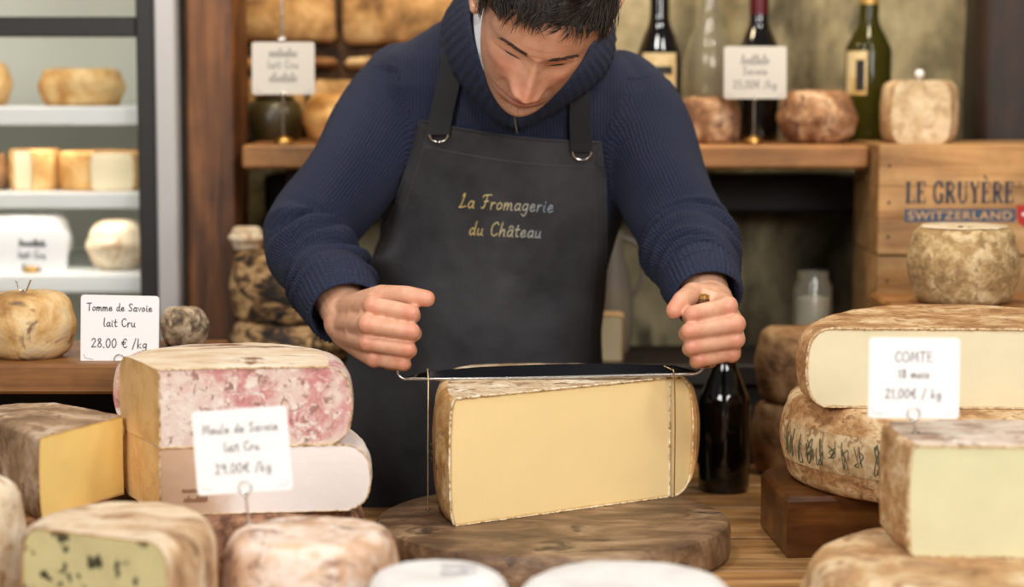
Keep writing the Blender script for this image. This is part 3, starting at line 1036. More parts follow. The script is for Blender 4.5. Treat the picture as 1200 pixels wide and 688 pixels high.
R_COMTE = rind('comte_rind', [(0.26, (140, 96, 56)), (0.45, (184, 140, 92)), (0.62, (212, 178, 132)), (0.8, (232, 208, 172))], 20, 0.8, 0.8, spots=(150, 108, 68), spot_scale=75, stretch=(1, 1, 1.6))
WC = Vector((.521, 2.452, TZ + .0705))
w1 = thing('round_cheese', 'large brown cheese wheel with a pale stamped band on the dark block', 'cheese', WC)
part('rind', wheel_mb(WC, .2, .1, .014, .008, 110, .0012, seed=11), R_COMTE, w1, smooth=60)
cols = []
for a in np.linspace(-175, 5, 60):
    d = Vector((math.cos(R(a)), math.sin(R(a)), 0))
    cols.append([WC + d * (.2 + .008 * math.sin(math.pi * ((z - .014) / .072)) + .0016) + Vector((0, 0, z)) for z in (.028, .037, .046, .055, .064, .072)])
band = part('casein_band', MB().add([p for c in cols for p in c], [(i * 6 + k, i * 6 + 6 + k, i * 6 + 7 + k, i * 6 + k + 1) for i in range(59) for k in range(5)]), rind('casein_band', [(0.3, (172, 138, 94)), (0.6, (210, 186, 146))], 45, .8, .5, spots=(150, 116, 78), spot_scale=60), w1, smooth=60, label='pale band around the rind')
mb = MB()
rs = random.Random(12)
a = -172.0
while a < -60:
    w = rs.uniform(3.2, 4.6)
    for k in range(rs.choice((2, 3, 3))):
        pts = [(a + rs.uniform(0, w), rs.uniform(.033, .068)) for _ in range(4)]
        sm = catmull([(x, z * 1000, 0) for x, z in pts], 5)
        p3, nn = [], []
        for s in sm:
            d = Vector((math.cos(R(s.x)), math.sin(R(s.x)), 0))
            z = min(max(s.y / 1000, .031), .070)
            p3.append(WC + d * (.2 + .008 * math.sin(math.pi * ((z - .014) / .072)) + .0017) + Vector((0, 0, z)))
            nn.append(d)
        ribbon(mb, p3, nn, rs.uniform(.0009, .0018), .0003)
    a += w + rs.uniform(.6, 2.5)
part('stamp_print', mb, plain('green_black_stamp', (84, 84, 58), .8), band, smooth=0, label='dark green stamped marks')

M_CRUST2 = rind('tan_crust', [(0.3, (140, 100, 60)), (0.48, (200, 168, 124)), (0.7, (228, 208, 176))], 160, .85, .8)
P_COMTE = paste('comte_paste', (228, 216, 180), (186, 146, 98), (222, 202, 150), .014, mid=(222, 206, 162))
hz = TZ + .171
cut_cheese('cut_cheese', 'half cheese wheel with a pale cut face lying on the stamped wheel', [('cut', (.336, 2.335), (.70, 2.318)), ('rind', [(.70, 2.318), (.708, 2.40), (.67, 2.50), (.60, 2.58), (.50, 2.60), (.43, 2.57), (.375, 2.50), (.334, 2.40), (.336, 2.335)])], hz, .088, R_COMTE, P_COMTE, bulge=.011, edge=.016, crust=M_CRUST2)

FWC = Vector((.455, 2.0, TZ))
cheese_wheel('tan cheese wheel at the front right carrying the pale block', FWC, .172, .079, rind('front_wheel_rind', [(0.26, (142, 100, 60)), (0.45, (190, 148, 100)), (0.62, (214, 184, 142)), (0.8, (234, 216, 186))], 13, 0.75, 0.7, spots=(168, 130, 92), spot_scale=30), edge=.022, bulge=.006, n=110, seed=17)
P_BLOCK = paste('pale_green_paste', (218, 213, 172), (196, 164, 112), (222, 206, 150), .010, mid=(212, 202, 156))
cut_cheese('cheese_block', 'thick pale cheese block with brown rind standing on the front wheel', [('cut', (.380, 2.0), (.572, 1.988)), ('rind', [(.572, 1.988), (.585, 2.07), (.56, 2.145), (.47, 2.163), (.395, 2.156), (.376, 2.138), (.374, 2.08), (.380, 2.0)])], TZ + .0795, .107, R_COMTE, P_BLOCK, bulge=.003, edge=.006, crust=M_CRUST2, m_top=rind('pinkish_grey_top', [(0.3, (176, 150, 128)), (0.5, (212, 192, 172)), (0.7, (232, 220, 206))], 18, .8, .6, spots=(150, 118, 96), spot_scale=26))
tz = TZ + .0795 + .107
sign('white price sign headed COMTE clipped on the pale block', P(1071, 443, 2.06), .0885, .079, [(TX('COMTE'), .70, .125, .55), (TX('18 mois'), .50, .105, .4), (TX('21,00\u20ac / kg'), .25, .115, .66)], clip='ring', foot=(P(1073, 500, 2.07).x, 2.07, tz), ink=M_INKGREY, roll=R(.5), lean=.05)

# tomme on its board in front of the crate
bx_ = part('wooden_box', MB().box(.55, .78, 2.66, 2.86, TZ, 1.122, .004), M_CRATE[1], smooth=0, origin=(.66, 2.76, TZ))
tag(bx_, 'plain wooden box behind the half wheel carrying a small board', 'box')
sb = part('serving_board', MB().box(.484, .86, 2.648, 2.87, 1.1225, 1.1445, .004), M_SHELF, smooth=0, origin=(.66, 2.75, 1.1225))
tag(sb, 'thin wooden board under the grey tomme', 'board')
tw = thing('tomme_cheese', 'grey brown crusty tomme on the thin board before the printed crate', 'cheese', (P(1128, 360, 2.752).x, 2.752, 1.145))
part('rind', wheel_mb(tw.location, .0655, .098, .016, .0075, 96, .0016, seed=23), R_GREY, tw, smooth=60)
mb = MB().revolve((tw.location.x, tw.location.y, 1.145), [(.056, .0975), (.054, .0994), (.03, .0990), (.001, .0985)], 60)
tpp = part('top_crust', wobble(mb, .0008, 40), rind('pale_top_crust', [(0.3, (196, 172, 136)), (0.6, (222, 204, 174))], 30, .8, .4), tw, smooth=60, label='pale flat top')
for dx, dy, r in ((-.012, -.034, .0035), (-.002, -.04, .0025)):
    part('pit', MB().ball((tw.location.x + dx, tw.location.y + dy, 1.2443), r, 6, (1, 1, .35)), M_INK, tpp, smooth=60)

# two tommes and a jar far behind
R_DIM = rind('dull_brown_rind', [(0.3, (96, 66, 40)), (0.5, (150, 110, 70)), (0.7, (182, 146, 102))], 20, .85, .7)
cheese_wheel('lower dull brown tomme beside the stamped wheel, at the back', (.382, 2.862, TZ), .052, .098, R_DIM, edge=.014, seed=31)
cheese_wheel('upper dull brown tomme stacked beside the stamped wheel, at the back', (.384, 2.862, TZ + .0985), .050, .100, R_DIM, edge=.016, seed=33)
jj = thing('glass_jar', 'small clear glass jar on the back counter under the shelf', 'jar', (P(952, 370, 3.09).x, 3.09, BZ))
part('body', MB().revolve(jj.location, [(.001, 0), (.026, 0), (.028, .006), (.028, .1), (.022, .112), (.022, .124), (.0195, .124), (.0195, .112), (.0255, .1), (.0255, .008), (.001, .005)], 32), M_CLEARGLASS, jj, smooth=50)
part('contents', MB().revolve(jj.location, [(.001, .009), (.024, .009), (.024, .085), (.001, .088)], 32), plain('pale_contents', (206, 204, 198), .6), jj, smooth=50)
cx = P(710, 430, 3.05).x
cut_cheese('cut_cheese', 'pale yellow cheese piece standing behind the apron on the back counter', [('cut', (cx - .03, 3.02), (cx + .022, 3.022)), ('rind', [(cx + .022, 3.022), (cx + .026, 3.06), (cx + .02, 3.09), (cx - .03, 3.09), (cx - .034, 3.06), (cx - .03, 3.02)])], BZ, .066, R_TAN, P_CREAM, bulge=.001, edge=.003)
jg = thing('stoneware_jug', 'pale grey jug in the dark gap by the apron', 'jug', (P(716, 350, 3.14).x, 3.14, BZ))
part('body', MB().revolve(jg.location, [(.001, 0), (.026, 0), (.032, .02), (.034, .07), (.026, .12), (.017, .15), (.019, .18), (.016, .18), (.014, .15), (.001, .14)], 32), plain('grey_stoneware', (128, 118, 102), .5), jg, smooth=60)
part('handle', MB().tube(catmull([(jg.location.x + .016, 3.14, BZ + .17), (jg.location.x + .042, 3.14, BZ + .155), (jg.location.x + .046, 3.14, BZ + .11), (jg.location.x + .031, 3.14, BZ + .08)], 6), .004, 8), plain('grey_stoneware_handle', (120, 110, 96), .5), jg, smooth=60)

# ------------------------------------------------------------------ left-hand cheeses
R_WARM = rind('warm_brown_rind', [(0.3, (90, 58, 40)), (0.5, (138, 96, 70)), (0.7, (170, 128, 98))], 40, .85, 1.0)
cheese_wheel('dark brown cheese wheel under the two pale half wheels', (-.288, 2.305, TZ), .121, .0795, R_WARM, edge=.012, seed=41)
P_ORANGE = rind('orange_side_crust', [(0.3, (206, 160, 98)), (0.6, (232, 192, 132))], 22, .7, .4)
R_CREAM = rind('cream_top_rind', [(0.3, (214, 184, 146)), (0.5, (234, 212, 182)), (0.7, (244, 230, 208))], 11, .8, .5, spots=(150, 108, 82), spot_scale=9, spot_cut=(.62, .68), stretch=(1, 2.4, 1))
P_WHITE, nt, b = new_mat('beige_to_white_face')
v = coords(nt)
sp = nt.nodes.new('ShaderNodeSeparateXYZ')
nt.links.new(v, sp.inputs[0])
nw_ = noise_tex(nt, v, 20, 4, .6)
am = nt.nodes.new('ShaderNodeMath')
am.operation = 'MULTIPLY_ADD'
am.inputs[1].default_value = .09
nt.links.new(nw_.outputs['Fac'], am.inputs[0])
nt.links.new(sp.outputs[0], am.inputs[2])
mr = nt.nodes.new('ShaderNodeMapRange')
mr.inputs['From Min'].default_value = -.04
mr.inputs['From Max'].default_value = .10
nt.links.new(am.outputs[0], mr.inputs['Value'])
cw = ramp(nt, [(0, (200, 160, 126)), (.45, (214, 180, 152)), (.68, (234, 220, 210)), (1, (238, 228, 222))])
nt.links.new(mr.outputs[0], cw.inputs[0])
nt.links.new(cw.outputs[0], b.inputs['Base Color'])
b.inputs['Roughness'].default_value = .7
bump(nt, b, noise_tex(nt, v, 80, 5, .6).outputs['Fac'], .3, .002)
# pink-mould face
P_PINK, nt, b = new_mat('pink_mould_face')
v = coords(nt)
n1 = noise_tex(nt, v, 16, 5, .65, .5)
c1 = ramp(nt, [(0.36, (222, 206, 192)), (0.48, (216, 188, 176)), (0.56, (200, 140, 136)), (0.68, (174, 88, 94))])
nt.links.new(n1.outputs['Fac'], c1.inputs[0])
n2 = noise_tex(nt, v, 70, 5, .7, .6)
r2 = ramp(nt, [(0.5, (0, 0, 0)), (0.6, (255, 255, 255))])
nt.links.new(n2.outputs['Fac'], r2.inputs[0])
o1 = mixc(nt, r2.outputs[0], c1.outputs[0], lin((228, 214, 202)))
n3 = noise_tex(nt, v, 95, 4, .6, .8)
r3 = ramp(nt, [(0.56, (0, 0, 0)), (0.64, (255, 255, 255))])
nt.links.new(n3.outputs['Fac'], r3.inputs[0])
nt.links.new(mixc(nt, r3.outputs[0], o1, lin((156, 116, 104))), b.inputs['Base Color'])
b.inputs['Roughness'].default_value = .8
bump(nt, b, n2.outputs['Fac'], .7, .002)

lz = TZ + .080
R_WHITEPINK = rind('white_pink_rind', [(0.3, (226, 206, 194)), (0.6, (240, 230, 222))], 14, .8, .5)
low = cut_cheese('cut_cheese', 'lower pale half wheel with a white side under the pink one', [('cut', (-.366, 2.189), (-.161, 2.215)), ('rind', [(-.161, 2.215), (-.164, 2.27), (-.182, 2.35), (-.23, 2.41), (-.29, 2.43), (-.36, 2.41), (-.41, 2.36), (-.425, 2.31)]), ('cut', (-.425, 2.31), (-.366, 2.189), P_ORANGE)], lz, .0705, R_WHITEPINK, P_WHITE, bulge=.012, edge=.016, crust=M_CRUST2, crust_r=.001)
mb = MB()
for k in range(2):
    st, wd = scribble(9 - k, 70 + k)
    for s in st:
        ribbon(mb, [Vector((-.330 + a * .009, 2.189 + (.036 + a * .009) * .13 - .0012, lz + .024 - k * .010 + bb * .007)) for a, bb in s], Vector((.129, -.99, 0)), .0009, .0004)
part('stamp_print', mb, plain('brown_stamp', (156, 112, 80), .8), low, smooth=0, label='faint brown printed marks')
pink = cut_cheese('cut_cheese', 'upper half wheel with a pink mouldy side and cream top', [('cut', (-.366, 2.191), (-.180, 2.214)), ('rind', [(-.180, 2.214), (-.183, 2.27), (-.200, 2.35), (-.245, 2.41), (-.30, 2.43), (-.37, 2.41), (-.415, 2.36), (-.426, 2.31)]), ('cut', (-.426, 2.31), (-.366, 2.191), P_ORANGE)], lz + .071, .082, P_PINK, P_PINK, bulge=.012, edge=.014, dome=.004, m_top=R_CREAM, crust=M_CRUST2, crust_r=.0011)

R_SMALL = rind('bloomy_pink_rind', [(0.25, (190, 142, 104)), (0.45, (216, 184, 156)), (0.6, (232, 216, 202)), (0.8, (214, 176, 136))], 19, .85, .8, spots=(150, 112, 92), spot_scale=28, spot_cut=(.58, .7))
cheese_wheel('small round pale cheese at the front carrying the blurred price sign', (-.191, 2.0, TZ), .081, .106, R_SMALL, edge=.02, bulge=.003, seed=51, irr=.002)
sign('white price sign on a wire pin before the pink half wheel', P(284, 528, 2.02), .0915, .081, [(TX('Meule de Savoie'), .72, .125, .80), (TX('lait Cru'), .50, .115, .38), (TX('29.00\u20ac /kg'), .24, .115, .62)], clip='ring', foot=(P(292, 612, 2.02).x, 2.02, TZ + .106), roll=-R(4.0), ink=M_INKGREY, lean=.04)
P_BLUE = paste('blue_vein_paste', (212, 202, 150), (176, 128, 70), (204, 184, 120), .010, holes=(58, 60, 44), hole_scale=62, mott=.9, mid=(208, 196, 142))
R_BLUE = rind('tan_white_rind', [(0.28, (150, 112, 74)), (0.43, (204, 168, 128)), (0.56, (230, 210, 182)), (0.75, (216, 184, 140))], 14, .8, .8, spots=(132, 104, 80), spot_scale=20, spot_cut=(.6, .7), stretch=(1, 2, 1))
cut_cheese('blue_cheese', 'blue veined cheese with a greenish cut face at the front left', [('cut', (-.446, 1.918), (-.306, 1.848)), ('rind', [(-.306, 1.848), (-.284, 1.90), (-.280, 1.965), (-.31, 2.03), (-.37, 2.05), (-.43, 2.02), (-.452, 1.96), (-.446, 1.918)])], TZ, .126, R_BLUE, P_BLUE, bulge=.004, edge=.02, irr=.002)
cheese_wheel('tall pale cheese at the far left edge before the yellow wedge', (-.542, 2.06, TZ), .06, .146, R_PALE, edge=.03, seed=61)
rb = part('wooden_riser', MB().box(-.70, -.432, 2.165, 2.46, TZ, TZ + .082, .004), M_SHELF, smooth=0, origin=(-.566, 2.31, TZ))
tag(rb, 'low wooden riser under the yellow wedge', 'riser')
P_YELLOW = paste('yellow_paste', (254, 222, 138), (214, 172, 112), (248, 204, 112), .012, mid=(252, 214, 126))
R_WEDGE = rind('greyish_brown_rind', [(0.3, (122, 94, 66)), (0.5, (172, 142, 110)), (0.72, (212, 190, 164))], 15, .8, .7, spots=(140, 110, 84), spot_scale=40)
cut_cheese('cheese_wedge', 'yellow cheese wedge with grey brown rind at the left edge', [('cut', (-.482, 2.152), (-.423, 2.29)), ('cut', (-.423, 2.29), (-.52, 2.39)), ('rind', [(-.52, 2.39), (-.565, 2.38), (-.59, 2.34), (-.565, 2.28), (-.52, 2.21), (-.482, 2.152)])], TZ + .0825, .086, R_WEDGE, P_YELLOW, bulge=.003, edge=.004, dome=.002)
cut_cheese('cheese_wedge', 'tiny yellow cheese piece in the gap left of the pink half wheel', [('cut', (-.474, 2.395), (-.442, 2.40)), ('rind', [(-.442, 2.40), (-.44, 2.42), (-.446, 2.44), (-.47, 2.44), (-.478, 2.42), (-.474, 2.395)])], TZ + .0825, .064, R_GOLD, P_YELLOW, bulge=.001, edge=.003)

# raised shelf at the left
LZ = P(70, 427, 2.5).z
ls = thing('counter_shelf', 'raised wooden shelf board at the left with cheeses on it', 'shelf', (-.63, 2.61, TZ))
part('board', MB().box(-.95, -.365, 2.5, 2.74, LZ - .036, LZ, .004), M_SHELF, ls, smooth=0)
part('back_panel', MB().box(-.95, -.365, 2.725, 2.738, TZ, LZ - .036), M_DARKWOOD_X, ls, smooth=0)  # added dark sheet standing in for the shade under the board
for x in (-.90, -.41):
    part('leg', MB().box(x, x + .03, 2.53, 2.72, TZ, LZ - .036, .003), M_DARKWOOD, ls, smooth=0)
cheese_wheel('round golden tomme on the raised shelf at the left edge', (P(36, 428, 2.57).x, 2.57, LZ), .0515, .079, rind('golden_grey_rind', [(0.28, (170, 124, 70)), (0.45, (208, 166, 106)), (0.62, (226, 196, 146)), (0.8, (202, 184, 158))], 16, .75, .6, spots=(128, 100, 74), spot_scale=24, spot_cut=(.62, .7)), edge=.022, bulge=.004, seed=71)
pn = part('cheese_pin', MB().tube(catmull([(P(28, 355, 2.555).x - .009, 2.555, LZ + .095), (P(28, 355, 2.555).x - .004, 2.555, LZ + .082), (P(28, 355, 2.555).x + .003, 2.555, LZ + .082), (P(28, 355, 2.555).x + .009, 2.555, LZ + .095)], 5), .0011, 8).tube([(P(28, 355, 2.555).x, 2.555, LZ + .083), (P(28, 355, 2.555).x, 2.555, LZ + .077)], .0018, 8), M_CHROME, smooth=60, origin=(P(28, 355, 2.555).x, 2.555, LZ + .079))
tag(pn, 'empty wire sign clip on top of the golden tomme', 'clip')
cheese_wheel('little yellow cheese hidden behind the Tomme price sign', (-.4955, 2.60, LZ), .0275, .060, R_GOLD, edge=.01, seed=73)
mb = wheel_mb((-.410, 2.66, LZ), .030, .05, .018, .002, 48, .006, seed=75)
for p in mb.v:
    p.z = max(p.z, LZ)
ml = part('blue_cheese', mb, rind('blue_mould_rind', [(0.3, (84, 72, 58)), (0.45, (140, 118, 92)), (0.6, (190, 168, 138)), (0.78, (214, 198, 172))], 60, .9, 1.2), smooth=60, origin=(-.410, 2.66, LZ))
tag(ml, 'lumpy grey mouldy cheese beside the Tomme price sign', 'cheese')
sign('white price sign headed Tomme on the raised shelf', P(140.5, 386, 2.535), .0935, .0815, [(TX('Tomme de Savoie'), .77, .135, .84), (TX('lait Cru'), .54, .125, .42), (TX('28.00 \u20ac /kg'), .23, .14, .72)], clip='ring', foot=(P(139, 427, 2.545).x, 2.545, LZ), roll=R(1.2), lean=.03, pen=.0012)

# mottled stack on the back counter
R_MOT = rind('black_mottled_rind', [(0.34, (30, 24, 18)), (0.45, (92, 66, 40)), (0.55, (172, 132, 84)), (0.72, (212, 176, 126))], 26, .7, 1.0, stretch=(1, 1, 1.8), dist=1.2)
cheese_wheel('lower black mottled cheese in the stack behind the blue elbow', (-.316, 3.065, BZ), .086, .056, R_MOT, edge=.012, seed=81)
cheese_wheel('upper black mottled cheese in the stack behind the blue elbow', (-.318, 3.065, BZ + .0565), .083, .1, R_MOT, edge=.014, seed=83)
cheese_wheel('small whitish cheese on top of the mottled stack', (P(290, 292, 3.06).x, 3.06, BZ + .157), .022, .034, R_PALE, edge=.01, seed=85)

# white wheels at the very front
R_WHITE = rind('white_bloom_rind', [(0.3, (218, 212, 206)), (0.7, (236, 234, 231))], 12, .8, .5)
wl = thing('white_cheese', 'white bloomy cheese wheel with a grey crown stamp at the front', 'cheese', (P(512, 669, 1.86).x, 1.86, TZ))
part('rind', wheel_mb(wl.location, .063, .0985, .022, .004, 80, .0012, seed=91), R_WHITE, wl, smooth=60)
mb = MB()
cz = TZ + .0993
for k in range(7):
    xx = wl.location.x + .004 + k * .0045
    hgt = .005 if k % 2 else .009
    ribbon(mb, [Vector((xx, 1.872, cz)), Vector((xx + .002, 1.872 + hgt, cz)), Vector((xx + .004, 1.872, cz))], Vector((0, 0, 1)), .0016, .0004)
ribbon(mb, [Vector((wl.location.x + .006, 1.866, cz)), Vector((wl.location.x + .034, 1.866, cz))], Vector((0, 0, 1)), .0018, .0004)
st, wd = scribble(8, 95)
for s in st:
    ribbon(mb, [Vector((wl.location.x + .02 + a * .012, 1.842 + b_ * .018, cz)) for a, b_ in s], Vector((0, 0, 1)), .0016, .0004)
part('stamp_print', mb, plain('grey_stamp', (170, 168, 166), .8), wl, smooth=0, label='grey crown stamp')
cheese_wheel('broad plain white cheese wheel at the front centre', (P(733, 680, 1.86).x, 1.86, TZ), .0965, .0905, R_WHITE, edge=.024, bulge=.004, n=90, seed=97)

# ------------------------------------------------------------------ refrigerated display
M_FRW = plain('white_enamel', (236, 238, 234), .4)
M_FRB = plain('grey_green_liner', (206, 206, 190), .5)
M_FRG = plain('grey_aluminium', (186, 182, 180), .4, .2)
M_FRD = plain('dark_gasket', (24, 20, 16), .5)
fr = thing('display_refrigerator', 'glass fronted refrigerator with white shelves of cheese at the left', 'refrigerator', (-.82, 3.36, 0))
FX0, FX1, FY0, FY1 = -1.16, -.486, 3.10, 3.66
part('back_panel', MB().box(FX0 + .02, FX1 - .02, FY1 - .02, FY1, .06, 2.08), M_FRB, fr, smooth=0)
part('side_panel', MB().box(FX0, FX0 + .02, FY0 + .02, FY1, .06, 2.1), M_FRW, fr, smooth=0)
part('side_panel', MB().box(FX1 - .02, FX1, FY0 + .02, FY1, .06, 2.1), M_FRW, fr, smooth=0)
part('top_panel', MB().box(FX0, FX1, FY0 + .02, FY1, 2.08, 2.12), M_FRG, fr, smooth=0)
part('base_panel', MB().box(FX0, FX1, FY0 + .02, FY1, 0, .06), M_FRD, fr, smooth=0)
of = part('outer_frame', MB().box(FX1 - .031, FX1, FY0, FY0 + .02, .06, 2.1, .003).box(FX0, FX0 + .031, FY0, FY0 + .02, .06, 2.1, .003), M_FRG, fr, smooth=0)
zr = P(100, 31, FY0).z
df = part('door_frame', MB().box(-.543, -.5175, FY0 + .001, FY0 + .022, .08, 2.08, .002).box(FX0 + .032, FX0 + .056, FY0 + .001, FY0 + .022, .08, 2.08, .002).box(FX0 + .056, -.543, FY0 + .001, FY0 + .022, zr - .015, zr + .014, .002), M_FRD, fr, smooth=0, label='dark door frame with a cross rail')
gm, nt, b = new_mat('door_glass')
tr = nt.nodes.new('ShaderNodeBsdfTransparent')
gs = nt.nodes.new('ShaderNodeBsdfGlossy')
gs.inputs['Roughness'].default_value = .03
mx = nt.nodes.new('ShaderNodeMixShader')
mx.inputs[0].default_value = .04
nt.links.new(tr.outputs[0], mx.inputs[1])
nt.links.new(gs.outputs[0], mx.inputs[2])
nt.links.new(mx.outputs[0], nt.nodes['Material Output'].inputs['Surface'])
for z0, z1 in ((.09, zr - .016), (zr + .015, 2.07)):
    part('glass_pane', MB().box(FX0 + .057, -.544, FY0 + .009, FY0 + .013, z0, z1), gm, df, smooth=0)
FS = []
for row, th in ((125, .028), (226, .024), (322, .028)):
    z = P(100, row, 3.16).z
    FS.append(z)
    part('shelf', MB().box(FX0 + .021, -.548, 3.16, FY1 - .021, z - th, z, .003), M_FRW, fr, smooth=0)
for z in (FS[0] + .19, FS[0] - .03, FS[1] - .026, FS[2] - .03):
    d = bpy.data.lights.new('refrigerator_led', 'AREA')
    d.shape = 'RECTANGLE'
    d.size, d.size_y = .5, .03
    d.energy = .42
    d.color = (1, .97, .9)
    o = bpy.data.objects.new('refrigerator_led', d)
    COL.objects.link(o)
    o.location = (-.82, 3.2, z - .004)
    o.rotation_euler = (R(25), 0, 0)
cheese_wheel('golden wheel on the top refrigerator shelf', (P(96, 124, 3.28).x, 3.28, FS[0]), .060, .056, R_GOLD, edge=.012, seed=101)
cheese_wheel('golden wheel at the left edge of the top refrigerator shelf', (P(-34, 124, 3.28).x, 3.28, FS[0]), .058, .066, R_GOLD, edge=.014, seed=102)
cheese_wheel('brown wheel at the left edge of the middle refrigerator shelf', (P(-34, 226, 3.26).x, 3.26, FS[1]), .058, .056, R_DIM, edge=.012, seed=103)
cx = P(40, 226, 3.24).x
cut_cheese('cut_cheese', 'small golden cheese with a pale cut side on the middle refrigerator shelf', [('cut', (cx - .024, 3.215), (cx + .004, 3.205)), ('rind', [(cx + .004, 3.205), (cx + .032, 3.225), (cx + .034, 3.28), (cx, 3.30), (cx - .034, 3.28), (cx - .034, 3.235), (cx - .024, 3.215)])], FS[1], .062, R_GOLD, P_CREAM, bulge=.002, edge=.006)
cx = P(118, 226, 3.24).x
cut_cheese('cheese_block', 'broad golden cheese block on the middle refrigerator shelf', [('cut', (cx - .006, 3.20), (cx + .056, 3.208)), ('rind', [(cx + .056, 3.208), (cx + .06, 3.26), (cx + .05, 3.32), (cx - .04, 3.32), (cx - .06, 3.27), (cx - .054, 3.22), (cx - .006, 3.20)])], FS[1], .059, R_GOLD, P_CREAM, bulge=.002, edge=.008)
cheese_wheel('white wheel behind the price card in the refrigerator', (P(34, 322, 3.28).x, 3.28, FS[2]), .062, .082, R_WHITE, edge=.02, seed=105)
cheese_wheel('round white cheese at the right of the low refrigerator shelf', (P(138, 322, 3.25).x, 3.25, FS[2]), .042, .076, R_PALE, edge=.026, seed=106)
sign('blurred white price card standing on the low refrigerator shelf', P(38, 298, 3.195), .105, .075, [(scribble(10, 21), .66, .16, .8), (TX('lait Cru'), .42, .14, .45), (scribble(7, 14), .16, .16, .5)], clip='stand', foot=(P(38, 322, 3.2).x, 3.2, FS[2]), roll=R(2), pen=.0018)

# ------------------------------------------------------------------ centre: board, cheese, cutter
BC = Vector((.046, 2.372, TZ))
mb = MB().revolve(BC, [(.002, 0), (.1, 0), (.196, 0), (.2, .005), (.2, .032), (.197, .038), (.193, .04), (.17, .04), (.14, .04), (.1, .04), (.05, .04), (.002, .04)], 120)
for p in mb.v:
    d = noise.noise(p * 9) * .0016
    if p.z > TZ + .03:
        p.z += min(d, 0) * .5
    p.x += d
    p.y += d
bd = part('cutting_board', mb, M_BOARD, smooth=35, origin=BC)
tag(bd, 'round weathered wooden cutting board under the large cut cheese', 'cutting board')

CZ = TZ + .0402
P_MAIN = paste('golden_cream_paste', (250, 221, 160), (214, 176, 118), (234, 198, 124), .016, rough=.4, mott=.12, mid=(245, 208, 138))
R_MAIN = rind('main_rind', [(0.26, (148, 104, 52)), (0.45, (190, 144, 84)), (0.62, (212, 178, 126)), (0.8, (228, 206, 168))], 17, .75, .8, spots=(110, 80, 48), spot_scale=24, spot_cut=(.64, .72))
A, MM, B = (-.066, 2.320), (.186, 2.487), (.207, 2.507)
M_CRUST = rind('pale_crust', [(0.3, (150, 112, 70)), (0.48, (214, 190, 148)), (0.7, (240, 228, 202))], 160, .85, .8)
R_TOP = rind('grey_cream_top_rind', [(0.28, (150, 120, 88)), (0.45, (196, 170, 136)), (0.62, (220, 202, 174)), (0.8, (236, 224, 204))], 24, .85, .9, spots=(134, 104, 74), spot_scale=60, spot_cut=(.58, .68))
main = cut_cheese('cut_cheese', 'large golden cheese with a broad cut face on the round board', [('cut', A, MM, None, (.25, 0)), ('cut', MM, B, None, (0, 1)), ('rind', [B, (.210, 2.535), (.18, 2.585), (.11, 2.62), (.03, 2.632), (-.035, 2.622), (-.076, 2.585), (-.085, 2.52), (-.0845, 2.43), (-.0785, 2.365), A])], CZ, .1425, R_MAIN, P_MAIN, bulge=.013, edge=.020, m_top=R_TOP, crust=M_CRUST)
mk = MB()
for dz in (0, .008, .016):
    ribbon(mk, [Vector((-.0890 - q * .003, 2.385 + q * .016, CZ + .062 + dz + (q % .5) * .006)) for q in (0, .3, .6, 1)], Vector((-1, -.15, 0)), .004, .0008)
part('rind_mark', mk, plain('dark_rind_mark', (60, 50, 36), .8), main, smooth=0, label='dark casein mark on the rind')

CTY = 2.47
ct = thing('cheese_cutter', 'wire cheese cutter with a steel bar held in both hands', 'cheese cutter', P(640, 441, CTY))
zb = P(640, 441, CTY).z
rod = catmull([P(466, 426, CTY), P(466, 437, CTY), P(472, 443.5, CTY), P(486, 444.5, CTY), P(560, 444, CTY), P(640, 442.5, CTY), P(720, 440.5, CTY), P(800, 438.5, CTY), P(814, 438, CTY), P(822, 434, CTY), P(824, 424, CTY)], 6)
part('bar', MB().tube(rod, .0019, 12), M_METAL, ct, smooth=60, label='bright steel bar')
up_, lo_, up2, lo2 = [], [], [], []
for q in np.linspace(0, 1, 40):
    px = 476 + q * 340
    row0 = float(np.interp(px, [476, 560, 640, 720, 816], [443.5, 443, 441.5, 439.5, 437]))
    hh = float(np.interp(px, [476, 500, 560, 640, 700, 790, 816], [1.5, 8, 13, 14.5, 14, 9.5, 2]))
    lo_.append(P(px, row0, CTY + .001))
    up_.append(P(px, row0 - hh, CTY + .006))
    lo2.append(P(px, row0, CTY + .0025))
    up2.append(P(px, row0 - hh, CTY + .0075))
part('blade', MB().rings([[a, b, d, c] for a, b, c, d in zip(lo_, up_, lo2, up2)]), M_BLADE, ct, smooth=30, label='dark steel blade behind the bar')
part('wire', MB().tube([P(501, 432, CTY), P(502, 446, CTY - .003), P(501.5, 520, CTY - .03), P(501.5, 599, 2.406)], .0008, 8).ball(P(501, 433, CTY), .0016, 6), M_WIRE, ct, smooth=60)
part('wire', MB().tube(catmull([P(778, 429, CTY + .005), P(786, 433, CTY), P(790, 440, CTY - .003), P(791, 500, 2.472), P(790, 581, 2.484)], 6), .0008, 8), M_WIRE, ct, smooth=60)
HND = []
for px in (466, 824):
    a, b = P(px, 430, CTY), P(px, 350, CTY + .002)
    h_ = part('handle', MB().tube([a, a.lerp(b, .5), b], [.0075, .009, .0085], 16), M_OLDWOOD, ct, smooth=50, label='turned wooden handle')
    part('end_cap', MB().tube([b, b + (b - a).normalized() * .004, b + (b - a).normalized() * .006], [.0082, .008, .004], 16), M_BRASS, h_, smooth=50)
    HND.append((a, b))
